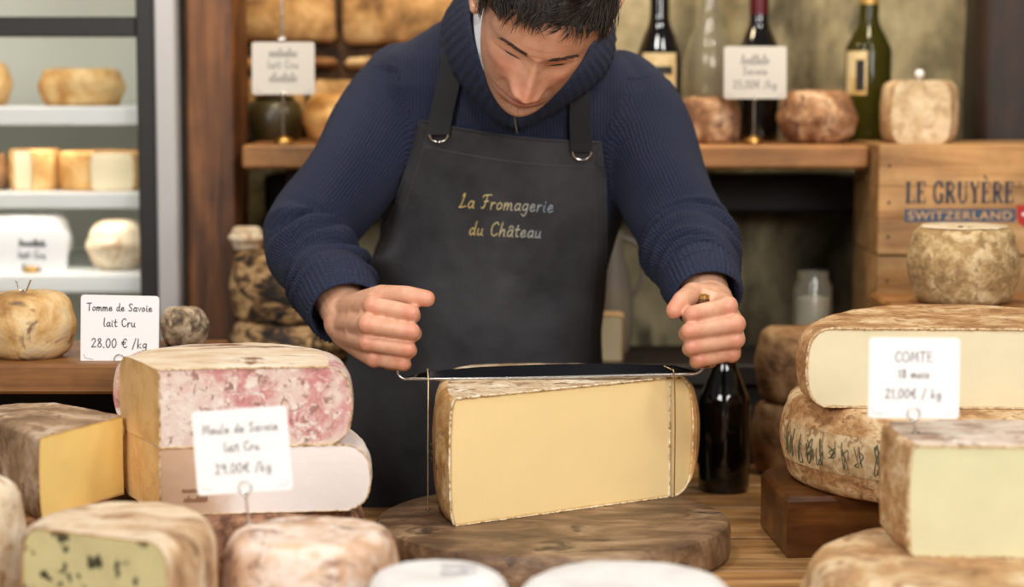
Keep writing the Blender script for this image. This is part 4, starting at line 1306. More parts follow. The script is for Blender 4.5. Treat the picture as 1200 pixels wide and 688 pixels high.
# ------------------------------------------------------------------ the cheesemonger
def remesh(mb, voxel, smooth_it, fac=0.5):
    me = make_mesh('tmp', mb, 0)
    o = bpy.data.objects.new('tmp', me)
    COL.objects.link(o)
    rm = o.modifiers.new('r', 'REMESH')
    rm.mode = 'VOXEL'
    rm.voxel_size = voxel
    sm = o.modifiers.new('s', 'SMOOTH')
    sm.factor = fac
    sm.iterations = smooth_it
    dg = bpy.context.evaluated_depsgraph_get()
    dg.update()
    out = bpy.data.meshes.new_from_object(o.evaluated_get(dg))
    bpy.data.objects.remove(o)
    bpy.data.meshes.remove(me)
    return out


def mesh_np(me):
    v = np.empty(len(me.vertices) * 3)
    me.vertices.foreach_get('co', v)
    return v.reshape(-1, 3)


def set_np(me, v):
    me.vertices.foreach_set('co', v.astype(np.float32).ravel())
    me.update()


def normals_np(me):
    n = np.empty(len(me.vertices) * 3)
    me.vertices.foreach_get('normal', n)
    return n.reshape(-1, 3)


SH = {-1: P(470, 118, 2.80), 1: P(736, 130, 2.80)}
EL = {-1: P(363, 276, 2.68), 1: P(800, 270, 2.68)}
WR = {-1: P(405, 368, 2.535), 1: P(830, 352, 2.535)}

# --- hands: joints in photo pixels with their depth
HANDS = {
    -1: dict(
        mcp=[(437, 358, 2.446), (431, 380, 2.440), (431, 401, 2.446), (439, 420, 2.456)],
        pip=[(482, 367, 2.428), (482, 388, 2.424), (478, 409, 2.428), (472, 426, 2.436)],
        dip=[(484, 370, 2.458), (485, 391, 2.456), (480, 411, 2.458), (474, 427, 2.464)],
        tip=[(458, 371, 2.484), (458, 391, 2.484), (457, 411, 2.484), (455, 427, 2.486)],
        thumb=[(420, 358, 2.515), (447, 347, 2.478), (477, 346, 2.452), (500, 350, 2.442)],
        wrist=[(404, 362, 2.532), (402, 378, 2.530), (404, 390, 2.528)]),
    1: dict(
        mcp=[(853, 359, 2.452), (862, 380, 2.446), (862, 398, 2.450), (857, 414, 2.458)],
        pip=[(812, 368, 2.430), (808, 388, 2.424), (811, 406, 2.428), (819, 422, 2.436)],
        dip=[(808, 371, 2.458), (804, 391, 2.454), (808, 409, 2.458), (816, 424, 2.464)],
        tip=[(832, 372, 2.486), (832, 391, 2.484), (832, 409, 2.484), (834, 424, 2.486)],
        thumb=[(838, 350, 2.505), (812, 344, 2.482), (799, 352, 2.452), (790, 364, 2.440)],
        wrist=[(826, 346, 2.535), (836, 352, 2.532), (846, 360, 2.530)]),
}
bones = MB()
fr_ = [(.0107, .0102, .0094, .0082), (.0108, .0103, .0096, .0084), (.0103, .0098, .0092, .0080), (.0094, .0090, .0084, .0072)]
for side, hd in HANDS.items():
    for k in range(4):
        pts = [P(*hd[j][k]) for j in ('mcp', 'pip', 'dip', 'tip')]
        bones.capsules(pts, fr_[k], 14)
        w = P(*hd['wrist'][min(k, 2) if k < 3 else 2])
        bones.capsules([w, w.lerp(pts[0], .55), pts[0]], [.018, .0150, .0116], 14)
        # knuckle
        bones.ball(pts[0] + Vector((0, -.001, .0005)), fr_[k][0] * 1.14, 8)
    for k in range(3):
        a, b = P(*hd['mcp'][k]), P(*hd['mcp'][k + 1])
        w0 = P(*hd['wrist'][1])
        bones.capsules([a.lerp(w0, .12), b.lerp(w0, .12)], [.010, .010], 12)
        bones.capsules([a.lerp(w0, .45), b.lerp(w0, .45)], [.0145, .0145], 12)
    t4 = [P(*q) for q in hd['thumb']]
    bones.capsules(t4, [.0165, .0136, .0112, .0100], 16)
    # web between thumb and index
    bones.capsules([t4[1], P(*hd['mcp'][0]).lerp(P(*hd['wrist'][0]), .3)], [.011, .012], 12)
    # thenar
    bones.capsules([P(*hd['wrist'][0]), t4[0], t4[1]], [.018, .0165, .0125], 14)
    # forearm and upper arm inside the sleeve
    bones.capsules([P(*hd['wrist'][1]), WR[side], EL[side].lerp(WR[side], .4), EL[side], SH[side]], [.0235, .027, .037, .038, .046], 18)
# trunk and legs inside the clothes
hip = Vector((P(575, 560, 2.86).x, 2.86, .93))
chest = P(600, 190, 2.81)
neck0 = P(618, 62, 2.77)
bones.capsules([hip, chest], [.105, .10], 20)
bones.capsules([SH[-1], neck0, SH[1]], [.045, .06, .045], 16)
for s in (-1, 1):
    bones.capsules([hip + Vector((s * .075, 0, -.02)), hip + Vector((s * .10, .0, -.44)), hip + Vector((s * .11, .02, -.84))], [.075, .055, .04], 16)

# --- head frame
roll, th, yaw = R(20), R(50), R(10)
ex0 = Vector((math.cos(roll), 0, -math.sin(roll)))
eu0 = Vector((math.sin(roll), 0, math.cos(roll)))
ef0 = Vector((0, -1, 0))
hef = ef0 * math.cos(th) - eu0 * math.sin(th)
heu = eu0 * math.cos(th) + ef0 * math.sin(th)
hex_ = ex0
hef, hex_ = hef * math.cos(yaw) + hex_ * math.sin(yaw), hex_ * math.cos(yaw) - hef * math.sin(yaw)
HC = P(631, 69, 2.445) - hef * .095 - heu * .020


def HL(x, f, u):
    return HC + hex_ * x + hef * f + heu * u


neck_top = HL(0, -.035, -.055)
bones.capsules([neck0, neck0.lerp(neck_top, .5), neck_top], [.060, .056, .058], 20)
body_me = remesh(bones, .0018, 3, .5)

# --- head surface
U_ = [-.116, -.112, -.104, -.094, -.080, -.066, -.050, -.03, 0, .03, .06, .085, .1, .109, .113]
HW_ = [.013, .028, .041, .0490, .0550, .0590, .0618, .0642, .0675, .072, .071, .057, .040, .022, .004]
YF_ = [.060, .074, .083, .086, .0835, .087, .087, .0865, .0845, .0915, .086, .067, .045, .022, .003]
YB_ = [-.010, -.02, -.03, -.04, -.052, -.062, -.072, -.084, -.098, -.103, -.096, -.075, -.052, -.028, -.003]


def cub(xs, ys, x):
    # smooth interpolation (monotone-ish): average of shifted linear samples
    return sum(np.interp(x + d, xs, ys) * w for d, w in ((-.006, .25), (0, .5), (.006, .25)))


def gau(d, s):
    return np.exp(-(d / s) ** 2 / 2)


def head_surface(u, phi, features=True):
    """u up, phi = 0 forward, growing to the image right; arrays in, (x, f, u) out"""
    hw, yf, yb = cub(U_, HW_, u), cub(U_, YF_, u), cub(U_, YB_, u)
    s, c = np.sin(phi), np.cos(phi)
    e = np.where(c > 0, np.interp(u, [-.11, -.06, 0, .05], [0.98, .92, .82, .86]), .95)
    x = hw * np.sign(s) * np.abs(s) ** np.where(c > 0, .92, .95)
    f = np.where(c > 0, yf, -yb) * np.sign(c) * np.abs(c) ** e
    if not features:
        return x, f, u
    m = np.clip(f / .045, 0, 1)
    ax = np.abs(x)
    d = np.zeros_like(x)
    # nose
    nh = np.interp(u, [-.0475, -.0445, -.040, -.034, -.026, -.012, .004, .016], [0, .015, .0270, .0300, .0255, .0160, .0072, 0])
    ns = np.interp(u, [-.046, -.036, -.026, -.01, .012], [.0112, .0112, .0092, .0068, .0072])
    d += nh * gau(x, ns) * 1.0
    d += .0095 * gau(ax - .0150, .0048) * gau(u + .0385, .0060)
    # sockets, lids, brows
    d -= .0130 * gau(ax - .031, .0125) * gau(u - .001, .0085)
    d += .0068 * gau(ax - .0325, .0095) * gau(u + .001, .0056)
    d -= .0016 * gau(ax - .0325, .012) * gau(u - .0085, .0018)
    d -= .0022 * gau(ax - .0325, .0115) * gau(u + .0075, .0016)
    d += .0045 * gau(ax - .027, .017) * gau(u - .0165, .006)
    d += .0020 * gau(x, .010) * gau(u - .014, .006)
    # cheeks and folds
    d += .0055 * gau(ax - .044, .013) * gau(u + .022, .012)
    d -= .0022 * gau(ax - .025 - (-.045 - u) * .35, .0035) * gau(u + .054, .013)
    # lips, chin
    d += .0050 * gau(x, .017) * gau(u + .0655, .0042)
    d += .0058 * gau(x, .015) * gau(u + .0765, .0046)
    d -= .0060 * gau(x, .020) * gau(u + .0708, .0015)
    d -= .0030 * gau(x, .016) * gau(u + .0865, .004)
    d += .0040 * gau(x, .015) * gau(u + .099, .008)
    d -= .0015 * gau(x, .0030) * gau(u + .056, .005)
    return x, f + d * m, u - .10 * d * m * gau(x, .02) * (u < -.02)


nu, nphi = 230, 300
us = np.concatenate([np.linspace(-.116, .03, 190), np.linspace(.03, .1129, 41)[1:]])
q = np.linspace(-1, 1, nphi, endpoint=False)
phis = math.pi * (0.42 * q + 0.58 * q ** 3)          # denser towards the face
UU, PP = np.meshgrid(us, phis, indexing='ij')
hx, hf, hu = head_surface(UU, PP)
hd_v = [HL(a, b, c) for a, b, c in zip(hx.ravel(), hf.ravel(), hu.ravel())]
hd_f = [(i * nphi + j, i * nphi + (j + 1) % nphi, (i + 1) * nphi + (j + 1) % nphi, (i + 1) * nphi + j) for i in range(len(us) - 1) for j in range(nphi)]
hd_f += [tuple(range(nphi)), tuple((len(us) - 1) * nphi + j for j in range(nphi))[::-1]]
# ears
ear = MB()
for s in (-1, 1):
    rim = catmull([(s * .072, .008, .000), (s * .080, .004, .018), (s * .087, -.012, .028), (s * .090, -.026, .018), (s * .086, -.024, -.006), (s * .079, -.012, -.024), (s * .074, .000, -.030), (s * .072, .006, -.018)], 6)
    ear.tube([HL(*p) for p in rim], [.0035, .0045, .005, .0048, .0045, .0052, .0055, .004], 8)
    ear.ball(HL(s * .076, -.006, 0), .021, 8, (.42, .8, 1.1))
    ear.ball(HL(s * .075, .006, -.004), .006, 6)

# --- one skin mesh: body + head
bv = [Vector(p) for p in mesh_np(body_me)]
bf = [tuple(p.vertices) for p in body_me.polygons]
skin = MB().add(bv, bf)
nb_body = len(skin.v)
skin.add(hd_v, hd_f)
nb_head = len(skin.v)
skin.add(ear.v, ear.f)

# skin material: base tone with redder knuckles, nose and lips, and the stubble of the beard
M_SKIN, nt, b = new_mat('skin')
v = coords(nt)
n1 = noise_tex(nt, v, 60, 5, .6)
c1 = ramp(nt, [(0.3, (206, 150, 118)), (0.7, (226, 176, 146))])
nt.links.new(n1.outputs['Fac'], c1.inputs[0])
out = c1.outputs[0]
for an, col in (('blush', (206, 112, 88)), ('lips', (164, 78, 70)), ('stubble', (104, 74, 56))):
    at = nt.nodes.new('ShaderNodeAttribute')
    at.attribute_name = an
    fac = at.outputs['Fac']
    if an == 'stubble':
        ns_ = noise_tex(nt, v, 900, 2, .7)
        mr = nt.nodes.new('ShaderNodeMapRange')
        mr.inputs['From Min'].default_value = .35
        mr.inputs['From Max'].default_value = .65
        nt.links.new(ns_.outputs['Fac'], mr.inputs['Value'])
        mu = nt.nodes.new('ShaderNodeMath')
        mu.operation = 'MULTIPLY'
        nt.links.new(fac, mu.inputs[0])
        nt.links.new(mr.outputs[0], mu.inputs[1])
        fac = mu.outputs[0]
    out = mixc(nt, fac, out, lin(col))
nt.links.new(out, b.inputs['Base Color'])
b.inputs['Roughness'].default_value = .43
b.inputs['Subsurface Weight'].default_value = .18
b.inputs['Subsurface Radius'].default_value = (.010, .004, .002)
b.inputs['Subsurface Scale'].default_value = .6
nb = noise_tex(nt, v, 700, 3, .6)
bump(nt, b, nb.outputs['Fac'], .18, .0006)

person = part('person', skin, M_SKIN, smooth=180, origin=(hip.x, hip.y, 0.0),
              label='man in navy sweater and charcoal apron bending to cut cheese')
person['category'] = 'person'
org = person.location.copy()
co = mesh_np(person.data) + np.array(org)
blush = np.zeros(len(co))
lips = np.zeros(len(co))
stub = np.zeros(len(co))
for side, hd in HANDS.items():
    for k in range(4):
        for j, w in (('mcp', .45), ('pip', .5), ('dip', .3)):
            d = np.linalg.norm(co - np.array(P(*hd[j][k])) - np.array((0, -.008, 0)), axis=1)
            blush = np.maximum(blush, w * np.exp(-(d / .011) ** 2))
    d = np.linalg.norm(co - np.array(P(*hd['thumb'][3])), axis=1)
    blush = np.maximum(blush, .7 * np.exp(-(d / .013) ** 2))
X, F_, U = hx.ravel(), hf.ravel(), hu.ravel()
sl = slice(nb_body, nb_head)
fm = np.clip(F_ / .03, 0, 1)
blush[sl] = fm * (.42 * gau(np.abs(X), .014) * gau(U + .034, .014) + .35 * gau(np.abs(X) - .042, .016) * gau(U + .026, .014) + .15 * gau(np.abs(X) - .02, .02) * gau(U - .04, .02))
lips[sl] = fm * .75 * gau(X, .0155) * np.clip(1.3 * gau(U + .071, .0062), 0, 1)
st_ = np.interp(U, [-.116, -.1, -.058, -.047, -.04], [1, 1, .9, .45, 0]) * np.clip(1.2 - lips[sl] * 1.3, 0, 1)
jaw = np.interp(np.abs(np.arctan2(X, F_)), [.0, .5, .8, 1.5, 1.75], [1, .85, .8, .8, 0]) * np.where(np.abs(X) > .034, np.interp(U, [-.05, -.01], [1, .0 + 0.35]), 1)
side_ = np.interp(np.abs(np.arctan2(X, F_)), [1.15, 1.35], [0, 1]) * np.interp(U, [-.03, .03], [1, .6])
stub[sl] = np.clip(np.maximum(st_ * jaw, side_ * .8 * (U < .03)), 0, 1) * .85
for nme, val in (('blush', blush), ('lips', lips), ('stubble', stub)):
    attr(person, nme, val)

# --- hair
def hairline(phi):
    a = np.abs(phi)
    return np.interp(a, [0, .35, .6, .85, 1.1, 1.3, 1.5, 1.62, 1.9, 2.4, 3.15], [.064, .062, .060, .056, .040, .012, -.006, -.012, -.02, -.06, -.075])


M_HAIR = plain('dark_brown_hair', (38, 27, 21), .4)
cap_mb = MB()
rings = []
npz = 120
for i in range(26):
    qv = i / 25
    ph = np.linspace(-math.pi, math.pi, npz, endpoint=False)
    base = hairline(ph) + .002
    uu = base + (.1125 - base) * qv
    x_, f_, u_ = head_surface(uu, ph, False)
    ring = []
    for a, b_, c_ in zip(x_, f_, u_):
        nrm = Vector((a / .075 ** 2, b_ / .1 ** 2, c_ / .113 ** 2)).normalized()
        off = .010 * min(1, qv * 6) - .002 + .004 * noise.noise(Vector((a, b_, c_)) * 55)
        p = Vector((a, b_, c_)) + nrm * off
        ring.append(HL(*p))
    rings.append(ring)
cap_mb.rings(rings, cap=True)
hair = part('hair', cap_mb, M_HAIR, person, smooth=180, label='short tousled dark brown hair')
strands = MB()
rs = random.Random(3)
cnt = 0
sv, sf = [], []
while cnt < 5200:
    ph = rs.uniform(-math.pi, math.pi)
    u0 = rs.uniform(-.07, .1125)
    hl = float(hairline(np.array([ph]))[0])
    if u0 < hl + rs.uniform(-.003, .003):
        continue
    if abs(ph) > 2.2 and rs.random() < .5:
        continue
    x_, f_, u_ = head_surface(np.array([u0]), np.array([ph]), False)
    p = Vector((float(x_[0]), float(f_[0]), float(u_[0])))
    n = Vector((p.x / .075 ** 2, p.y / .1 ** 2, p.z / .113 ** 2)).normalized()
    clump = noise.noise_vector(p * 40)
    comb = Vector((-.25 + .5 * clump.x, .9, .10 if u0 > .03 else -.7)) + clump * .8
    comb = comb - n * comb.dot(n)
    if comb.length < 1e-4:
        continue
    comb.normalize()
    L = rs.uniform(.016, .034) * (0.55 if u0 < .03 else 1.0)
    if abs(ph) < 1.0 and u0 < hl + .012:
        L *= .6
    lift = rs.uniform(.35, .9) * (.5 if u0 < .03 else 1)
    pts = []
    for k in range(5):
        t = k / 4
        pts.append(p + n * (.003 + L * lift * t * (1 - .55 * t)) + comb * (L * t * (0.45 + .55 * t)) + clump * (.004 * t * t))
    w = rs.uniform(.0007, .0013)
    sidev = comb.cross(n).normalized()
    o0 = len(sv)
    for k in range(5):
        ww = w * (1 - .85 * k / 4)
        sv += [HL(*(pts[k] - sidev * ww)), HL(*(pts[k] + n * ww)), HL(*(pts[k] + sidev * ww))]
    for k in range(4):
        a = o0 + k * 3
        for e in range(3):
            sf.append((a + e, a + (e + 1) % 3, a + 3 + (e + 1) % 3, a + 3 + e))
    cnt += 1
so = part('hair_strands', MB().add(sv, sf), M_HAIR, hair, smooth=180)
so['kind'] = 'stuff'
# brows and lashes
M_BROW = plain('brown_brow', (74, 52, 40), .6)
for s in (-1, 1):
    sv, sf = [], []
    for k in range(95):
        t = rs.random()
        xx = s * (.011 + .036 * t)
        uu = .0175 + .0055 * math.sin(t * 2.2) - .004 * max(0, t - .6) + rs.uniform(-.0030, .0030) * (1 - .65 * t)
        ff = .0885 + .003 - .010 * (t ** 1.6) - .003 * t
        phi = math.atan2(xx * 1.25, ff)
        x1, f1, u1 = head_surface(np.array([uu]), np.array([phi]))
        p = Vector((float(x1[0]), float(f1[0]) + .0003, float(u1[0])))
        dr = Vector((s * .8, .25, .35 - .7 * t)).normalized()
        L = rs.uniform(.005, .009)
        sd = Vector((0, .2, 1)).cross(dr).normalized() * .00022
        o0 = len(sv)
        sv += [HL(*(p - sd)), HL(*(p + sd)), HL(*(p + dr * L + Vector((0, -.0012 - .002 * t, 0))))]
        sv += [HL(*(p + Vector((0, .0012, 0))))]
        sf += [(o0, o0 + 1, o0 + 2), (o0 + 1, o0 + 3, o0 + 2), (o0 + 3, o0, o0 + 2)]
    e = part('eyebrow', MB().add(sv, sf), M_BROW, person, smooth=0, label='dark eyebrow')
    lash = []
    for t in np.linspace(-1, 1, 14):
        xx = s * (.0325 + .0135 * t)
        uu = -.0055 - .0016 * (1 - t * t)
        phi = math.atan2(xx, .078)
        x1, f1, u1 = head_surface(np.array([uu]), np.array([phi]))
        lash.append(HL(float(x1[0]), float(f1[0]) + .0006, float(u1[0])))
    part('eyelashes', MB().tube(lash, [.0002, .0006, .0008, .0007, .0002], 6), M_HAIR, person, smooth=180, label='dark lashes of the lowered eyelid')

# ------------------------------------------------------------------ sweater
sw = MB()
TILT = .16
tor = [  # px centre, row, Y, half width, half depth, tilt
    (560, 640, 2.862, .175, .115, 0), (562, 560, 2.86, .168, .116, 0), (566, 480, 2.855, .160, .120, 0), (572, 400, 2.85, .152, .118, 0), (578, 330, 2.84, .150, .118, .03), (584, 270, 2.83, .155, .120, .05),
    (592, 210, 2.815, .168, .122, .08), (598, 160, 2.80, .180, .120, .12), (604, 118, 2.79, .182, .112, .14), (609, 88, 2.785, .172, .100, .15), (614, 60, 2.78, .140, .086, .16), (618, 38, 2.775, .105, .074, .16), (620, 18, 2.765, .08, .066, .15), (622, -4, 2.755, .068, .058, .14)]
rings = []
for (px, row, Y, hw, hd_, tl) in tor:
    c = P(px, row, Y)
    ring = []
    for j in range(48):
        a = 2 * math.pi * j / 48
        x = hw * np.sign(math.cos(a)) * abs(math.cos(a)) ** .85
        y = hd_ * np.sign(math.sin(a)) * abs(math.sin(a)) ** .85
        ring.append(c + Vector((x, y, -tl * x)))
    rings.append(ring)
sw.rings(rings)
arm_r = {-1: [.066, .070, .064, .0600, .0570, .0525, .0490, .0470], 1: [.066, .070, .066, .0610, .0590, .0560, .0510, .0470]}
ARMP = {}
for s in (-1, 1):
    cuff_end = EL[s].lerp(WR[s], .80)
    bulge_ = EL[s] + (EL[s] - SH[s].lerp(WR[s], .5)).normalized() * .004
    path = catmull([SH[s] + Vector((-s * .05, .01, .012)), SH[s], SH[s].lerp(EL[s], .5), bulge_, EL[s].lerp(WR[s], .45), cuff_end], 8)
    ARMP[s] = path
    sw.tube(path, arm_r[s], 28)
    sw.ball(SH[s], .066, 12)
sweater_me = remesh(sw, .0045, 7, .5)
co = mesh_np(sweater_me)
nn = normals_np(sweater_me)
# nearest point on the arm chains -> parameter along and round the arm
arm_t = np.full(len(co), -1.0)
arm_s = np.zeros(len(co), dtype=int)
best = np.full(len(co), 9.0)
seg = {}
for s in (-1, 1):
    pts = np.array([tuple(p) for p in ARMP[s]])
    for i in range(8, len(pts) - 1):
        a, b_ = pts[i], pts[i + 1]
        ab = b_ - a
        t = np.clip(((co - a) @ ab) / (ab @ ab), 0, 1)
        d = np.linalg.norm(co - (a + t[:, None] * ab), axis=1)
        better = d < best
        best[better] = d[better]
        arm_t[better] = (i + t[better]) / (len(pts) - 1)
        arm_s[better] = s
on_arm = (best < .085) & (arm_t > .22)


def arm_uv(p, s):
    """metres round and along the sleeve for one point"""
    pts = ARMP[s]
    bi, bd, bt = 8, 9, 0
    for i in range(8, len(pts) - 1):
        ab = pts[i + 1] - pts[i]
        t = max(0, min(1, (p - pts[i]).dot(ab) / ab.length_squared))
        d = (p - pts[i] - ab * t).length
        if d < bd:
            bi, bd, bt = i, d, t
    return bi, bt


# folds: rings of bunched knit on the forearm, creases by the armpit, slack on the chest
fold = np.zeros(len(co))
for s in (-1, 1):
    m = on_arm & (arm_s == s)
    tt = arm_t[m]
    pts = np.array([tuple(p) for p in ARMP[s]])
    idx = np.clip((tt * (len(pts) - 1)).astype(int), 0, len(pts) - 2)
    ax = pts[idx + 1] - pts[idx]
    ax /= np.linalg.norm(ax, axis=1)[:, None]
    ref = np.array((0, -1, 0)) - ax * ax[:, 1:2] * -1
    ref /= np.linalg.norm(ref, axis=1)[:, None]
    bi = np.cross(ax, ref)
    rel = co[m] - pts[idx]
    ang = np.arctan2((rel * bi).sum(1), (rel * ref).sum(1))
    env = np.clip((tt - .56) / .08, 0, 1) * np.clip((1.0 - tt) / .06, 0, 1)
    wv = np.sin(tt * 76 + 1.6 * np.sin(ang * 1.0 + s) + .7 * np.sin(ang * 3 + tt * 9))
    amp = .0095 * (.55 + .45 * np.sin(ang * 2 + tt * 14 + s))
    f1 = env * amp * wv
    env2 = np.clip((tt - .22) / .1, 0, 1) * np.clip((.60 - tt) / .1, 0, 1)
    f1 += env2 * .0032 * np.sin(ang * 3 + tt * 16 + s)
    fold[m] = f1
m = ~on_arm
fold[m] = .0025 * np.sin(co[m, 0] * 60 + co[m, 2] * 25) * np.clip((np.abs(co[m, 0] - .0) - .06) / .06, 0, 1)
set_np(sweater_me, co + nn * fold[:, None])
# sleeve / trunk texture coordinates per face corner
uvl = sweater_me.uv_layers.new(name='knit')
co = mesh_np(sweater_me)
nl = len(sweater_me.loops)
lv = np.empty(nl, dtype=np.int64)
sweater_me.loops.foreach_get('vertex_index', lv)
fs_ = np.empty(len(sweater_me.polygons), dtype=np.int64)
ft_ = np.empty(len(sweater_me.polygons), dtype=np.int64)
sweater_me.polygons.foreach_get('loop_start', fs_)
sweater_me.polygons.foreach_get('loop_total', ft_)
poly_of = np.repeat(np.arange(len(fs_)), ft_)
cen = np.zeros((len(fs_), 3))
np.add.at(cen, poly_of, co[lv])
cen /= ft_[:, None]
uv = np.zeros((nl, 2))
uv[:, 0] = co[lv, 0]
uv[:, 1] = co[lv, 2]
pbest = np.full(len(cen), 9.0)
pt_ = np.zeros(len(cen))
ps = np.zeros(len(cen), dtype=int)
for s in (-1, 1):
    pts = np.array([tuple(p) for p in ARMP[s]])
    for i in range(8, len(pts) - 1):
        a, b_ = pts[i], pts[i + 1]
        ab = b_ - a
        t = np.clip(((cen - a) @ ab) / (ab @ ab), 0, 1)
        d = np.linalg.norm(cen - (a + t[:, None] * ab), axis=1)
        bt = d < pbest
        pbest[bt] = d[bt]
        pt_[bt] = i + t[bt]
        ps[bt] = s
is_arm = (pbest < .085) & (pt_ > 8.6)
for s in (-1, 1):
    pts = np.array([tuple(p) for p in ARMP[s]])
    lens = np.concatenate([[0], np.cumsum(np.linalg.norm(np.diff(pts, axis=0), axis=1))])
    sel = (is_arm & (ps == s))[poly_of]
    if not sel.any():
        continue
    pp_ = pt_[poly_of[sel]]
    idx = np.clip(pp_.astype(int), 0, len(pts) - 2)
    ax = pts[idx + 1] - pts[idx]
    ln = np.linalg.norm(ax, axis=1)
    ax = ax / ln[:, None]
    ref = np.array((0, -1.0, 0)) + ax * ax[:, 1:2]
    ref /= np.linalg.norm(ref, axis=1)[:, None]
    bi = np.cross(ax, ref)
    rel = co[lv[sel]] - pts[idx]
    relc = cen[poly_of[sel]] - pts[idx]
    an = np.arctan2((rel * bi).sum(1), (rel * ref).sum(1))
    ac = np.arctan2((relc * bi).sum(1), (relc * ref).sum(1))
    an = ac + (an - ac + math.pi) % (2 * math.pi) - math.pi
    uv[sel, 0] = an * .055
    uv[sel, 1] = lens[idx] + (rel * ax).sum(1)
uvl.data.foreach_set('uv', uv.astype(np.float32).ravel())
sweater_me.shade_smooth()

M_KNIT, nt, b = new_mat('navy_rib_knit')
un = nt.nodes.new('ShaderNodeUVMap')
un.uv_map = 'knit'
sx_ = nt.nodes.new('ShaderNodeSeparateXYZ')
nt.links.new(un.outputs[0], sx_.inputs[0])


def mth(nt, op, a, b_=None, c_=None):
    n = nt.nodes.new('ShaderNodeMath')
    n.operation = op
    for i, q_ in enumerate((a, b_, c_)):
        if q_ is None:
            continue
        if isinstance(q_, (int, float)):
            n.inputs[i].default_value = q_
        else:
            nt.links.new(q_, n.inputs[i])
    return n.outputs[0]


vv = coords(nt)
wn = noise_tex(nt, vv, 35, 3, .5)
uw = mth(nt, 'MULTIPLY_ADD', wn.outputs['Fac'], .0035, sx_.outputs[0])
ribs = mth(nt, 'SINE', mth(nt, 'MULTIPLY', uw, 2 * math.pi / .0042))
fine = mth(nt, 'ABSOLUTE', mth(nt, 'SINE', mth(nt, 'MULTIPLY', uw, 2 * math.pi / .0042)))
stit = mth(nt, 'SINE', mth(nt, 'ADD', mth(nt, 'MULTIPLY', sx_.outputs[1], 2 * math.pi / .0034), mth(nt, 'MULTIPLY', fine, 2.4)))
fz = noise_tex(nt, vv, 600, 3, .7)
hgt = mth(nt, 'ADD', mth(nt, 'ADD', mth(nt, 'MULTIPLY', ribs, .5), mth(nt, 'MULTIPLY', stit, .28)), mth(nt, 'MULTIPLY', fz.outputs['Fac'], .8))
cr_ = ramp(nt, [(0.0, (9, 12, 24)), (0.5, (25, 33, 58)), (1.0, (54, 66, 100))])  # rib shading put into the yarn colour: dark grooves, lighter ridges
nt.links.new(mth(nt, 'MULTIPLY_ADD', hgt, .28, .38), cr_.inputs[0])
nt.links.new(cr_.outputs[0], b.inputs['Base Color'])
b.inputs['Roughness'].default_value = .88
b.inputs['Sheen Weight'].default_value = .08
b.inputs['Sheen Roughness'].default_value = .5
b.inputs['Sheen Tint'].default_value = lin((120, 140, 190))
bump(nt, b, hgt, .9, .0022)

v0 = mesh_np(sweater_me)
set_np(sweater_me, v0 - np.array(org))
sweater_me.name = 'sweater'
sweater_me.materials.append(M_KNIT)
sweater = bpy.data.objects.new('sweater', sweater_me)
COL.objects.link(sweater)
sweater.parent = person
sweater['label'] = 'navy ribbed wool sweater'

# ribbed cuffs (open tubes with real thickness)
M_RIB = rind('navy_rib_trim', [(0.2, (13, 17, 32)), (0.5, (27, 34, 58)), (0.8, (46, 56, 86))], 420, .9, .9, bscale=700, bdist=.0015)
for s in (-1, 1):
    a, b_ = EL[s].lerp(WR[s], .60), EL[s].lerp(WR[s], .985)
    ax = (b_ - a).normalized()
    u_ = (Vector((0, 0, 1)) - ax * ax.z).normalized()
    w_ = ax.cross(u_)
    n = 132
    rings = []
    for (t, r, ribamp) in ((0, .0475, .0), (.10, .0500, .0008), (.25, .0502, .0014), (.45, .0490, .0015), (.65, .0475, .0015), (.85, .0462, .0015), (.97, .0452, .0013), (1.0, .0435, .0006), (.985, .0415, .0003), (.8, .0405, 0), (.5, .039, 0)):
        ring = []
        for j in range(n):
            an = 2 * math.pi * j / n
            rr = r * (1 if s < 0 else 1 - .07 * t) + ribamp * math.cos(an * 44) + .0012 * math.sin(an * 3 + t * 5)
            ring.append(a.lerp(b_, t) + (u_ * math.cos(an) + w_ * math.sin(an)) * rr)
        rings.append(ring)
    part('cuff', MB().rings(rings, cap=False), M_RIB, sweater, smooth=180, label='ribbed sweater cuff')

# collar band
lo = [P(622, -8, 2.86), P(540, 5, 2.80), P(512, 48, 2.735), P(545, 108, 2.668), P(601, 150, 2.652), P(668, 122, 2.660), P(716, 78, 2.715), P(712, 20, 2.80)]
hi = [P(622, -52, 2.80), P(566, -38, 2.74), P(549, 12, 2.670), P(565, 78, 2.618), P(602, 138, 2.634), P(662, 98, 2.622), P(694, 50, 2.670), P(690, -10, 2.74)]
lo, hi = catmull(lo, 18, True), catmull(hi, 18, True)
ncl = len(lo)
rings = []
cen_c = P(618, 40, 2.74)
for (t, off, ra) in ((0, -.004, 0), (.06, .001, .001), (.25, .004, .0016), (.5, .005, .0016), (.75, .004, .0016), (.95, .002, .001), (1.02, -.002, 0), (.95, -.006, 0), (.6, -.005, 0), (.3, -.004, 0)):
    ring = []
    for j in range(ncl):
        p = lo[j].lerp(hi[j], t)
        o_ = (p - cen_c).normalized()
        ring.append(p + o_ * (off + ra * math.cos(j * 2 * math.pi * 48 / ncl)))
    rings.append(ring)
collar = part('collar', MB().rings(rings, cap=False), M_RIB, sweater, smooth=180, label='thick ribbed collar')
M_SHIRT = plain('white_shirt', (200, 202, 208), .7)
zp = MB().tube([P(603, 134, 2.636), P(604, 146, 2.634), P(606, 156, 2.636)], [.0045, .003, .0022], 8, squash=(1, .5))
part('zip_pull', zp, M_CHROME, collar, smooth=60, label='small metal zip pull')
sc_ = []
lo_s = catmull([P(560, -10, 2.66), P(555, 20, 2.640), P(559, 55, 2.612), P(571, 92, 2.606), P(592, 118, 2.622), P(603, 134, 2.630)], 8)
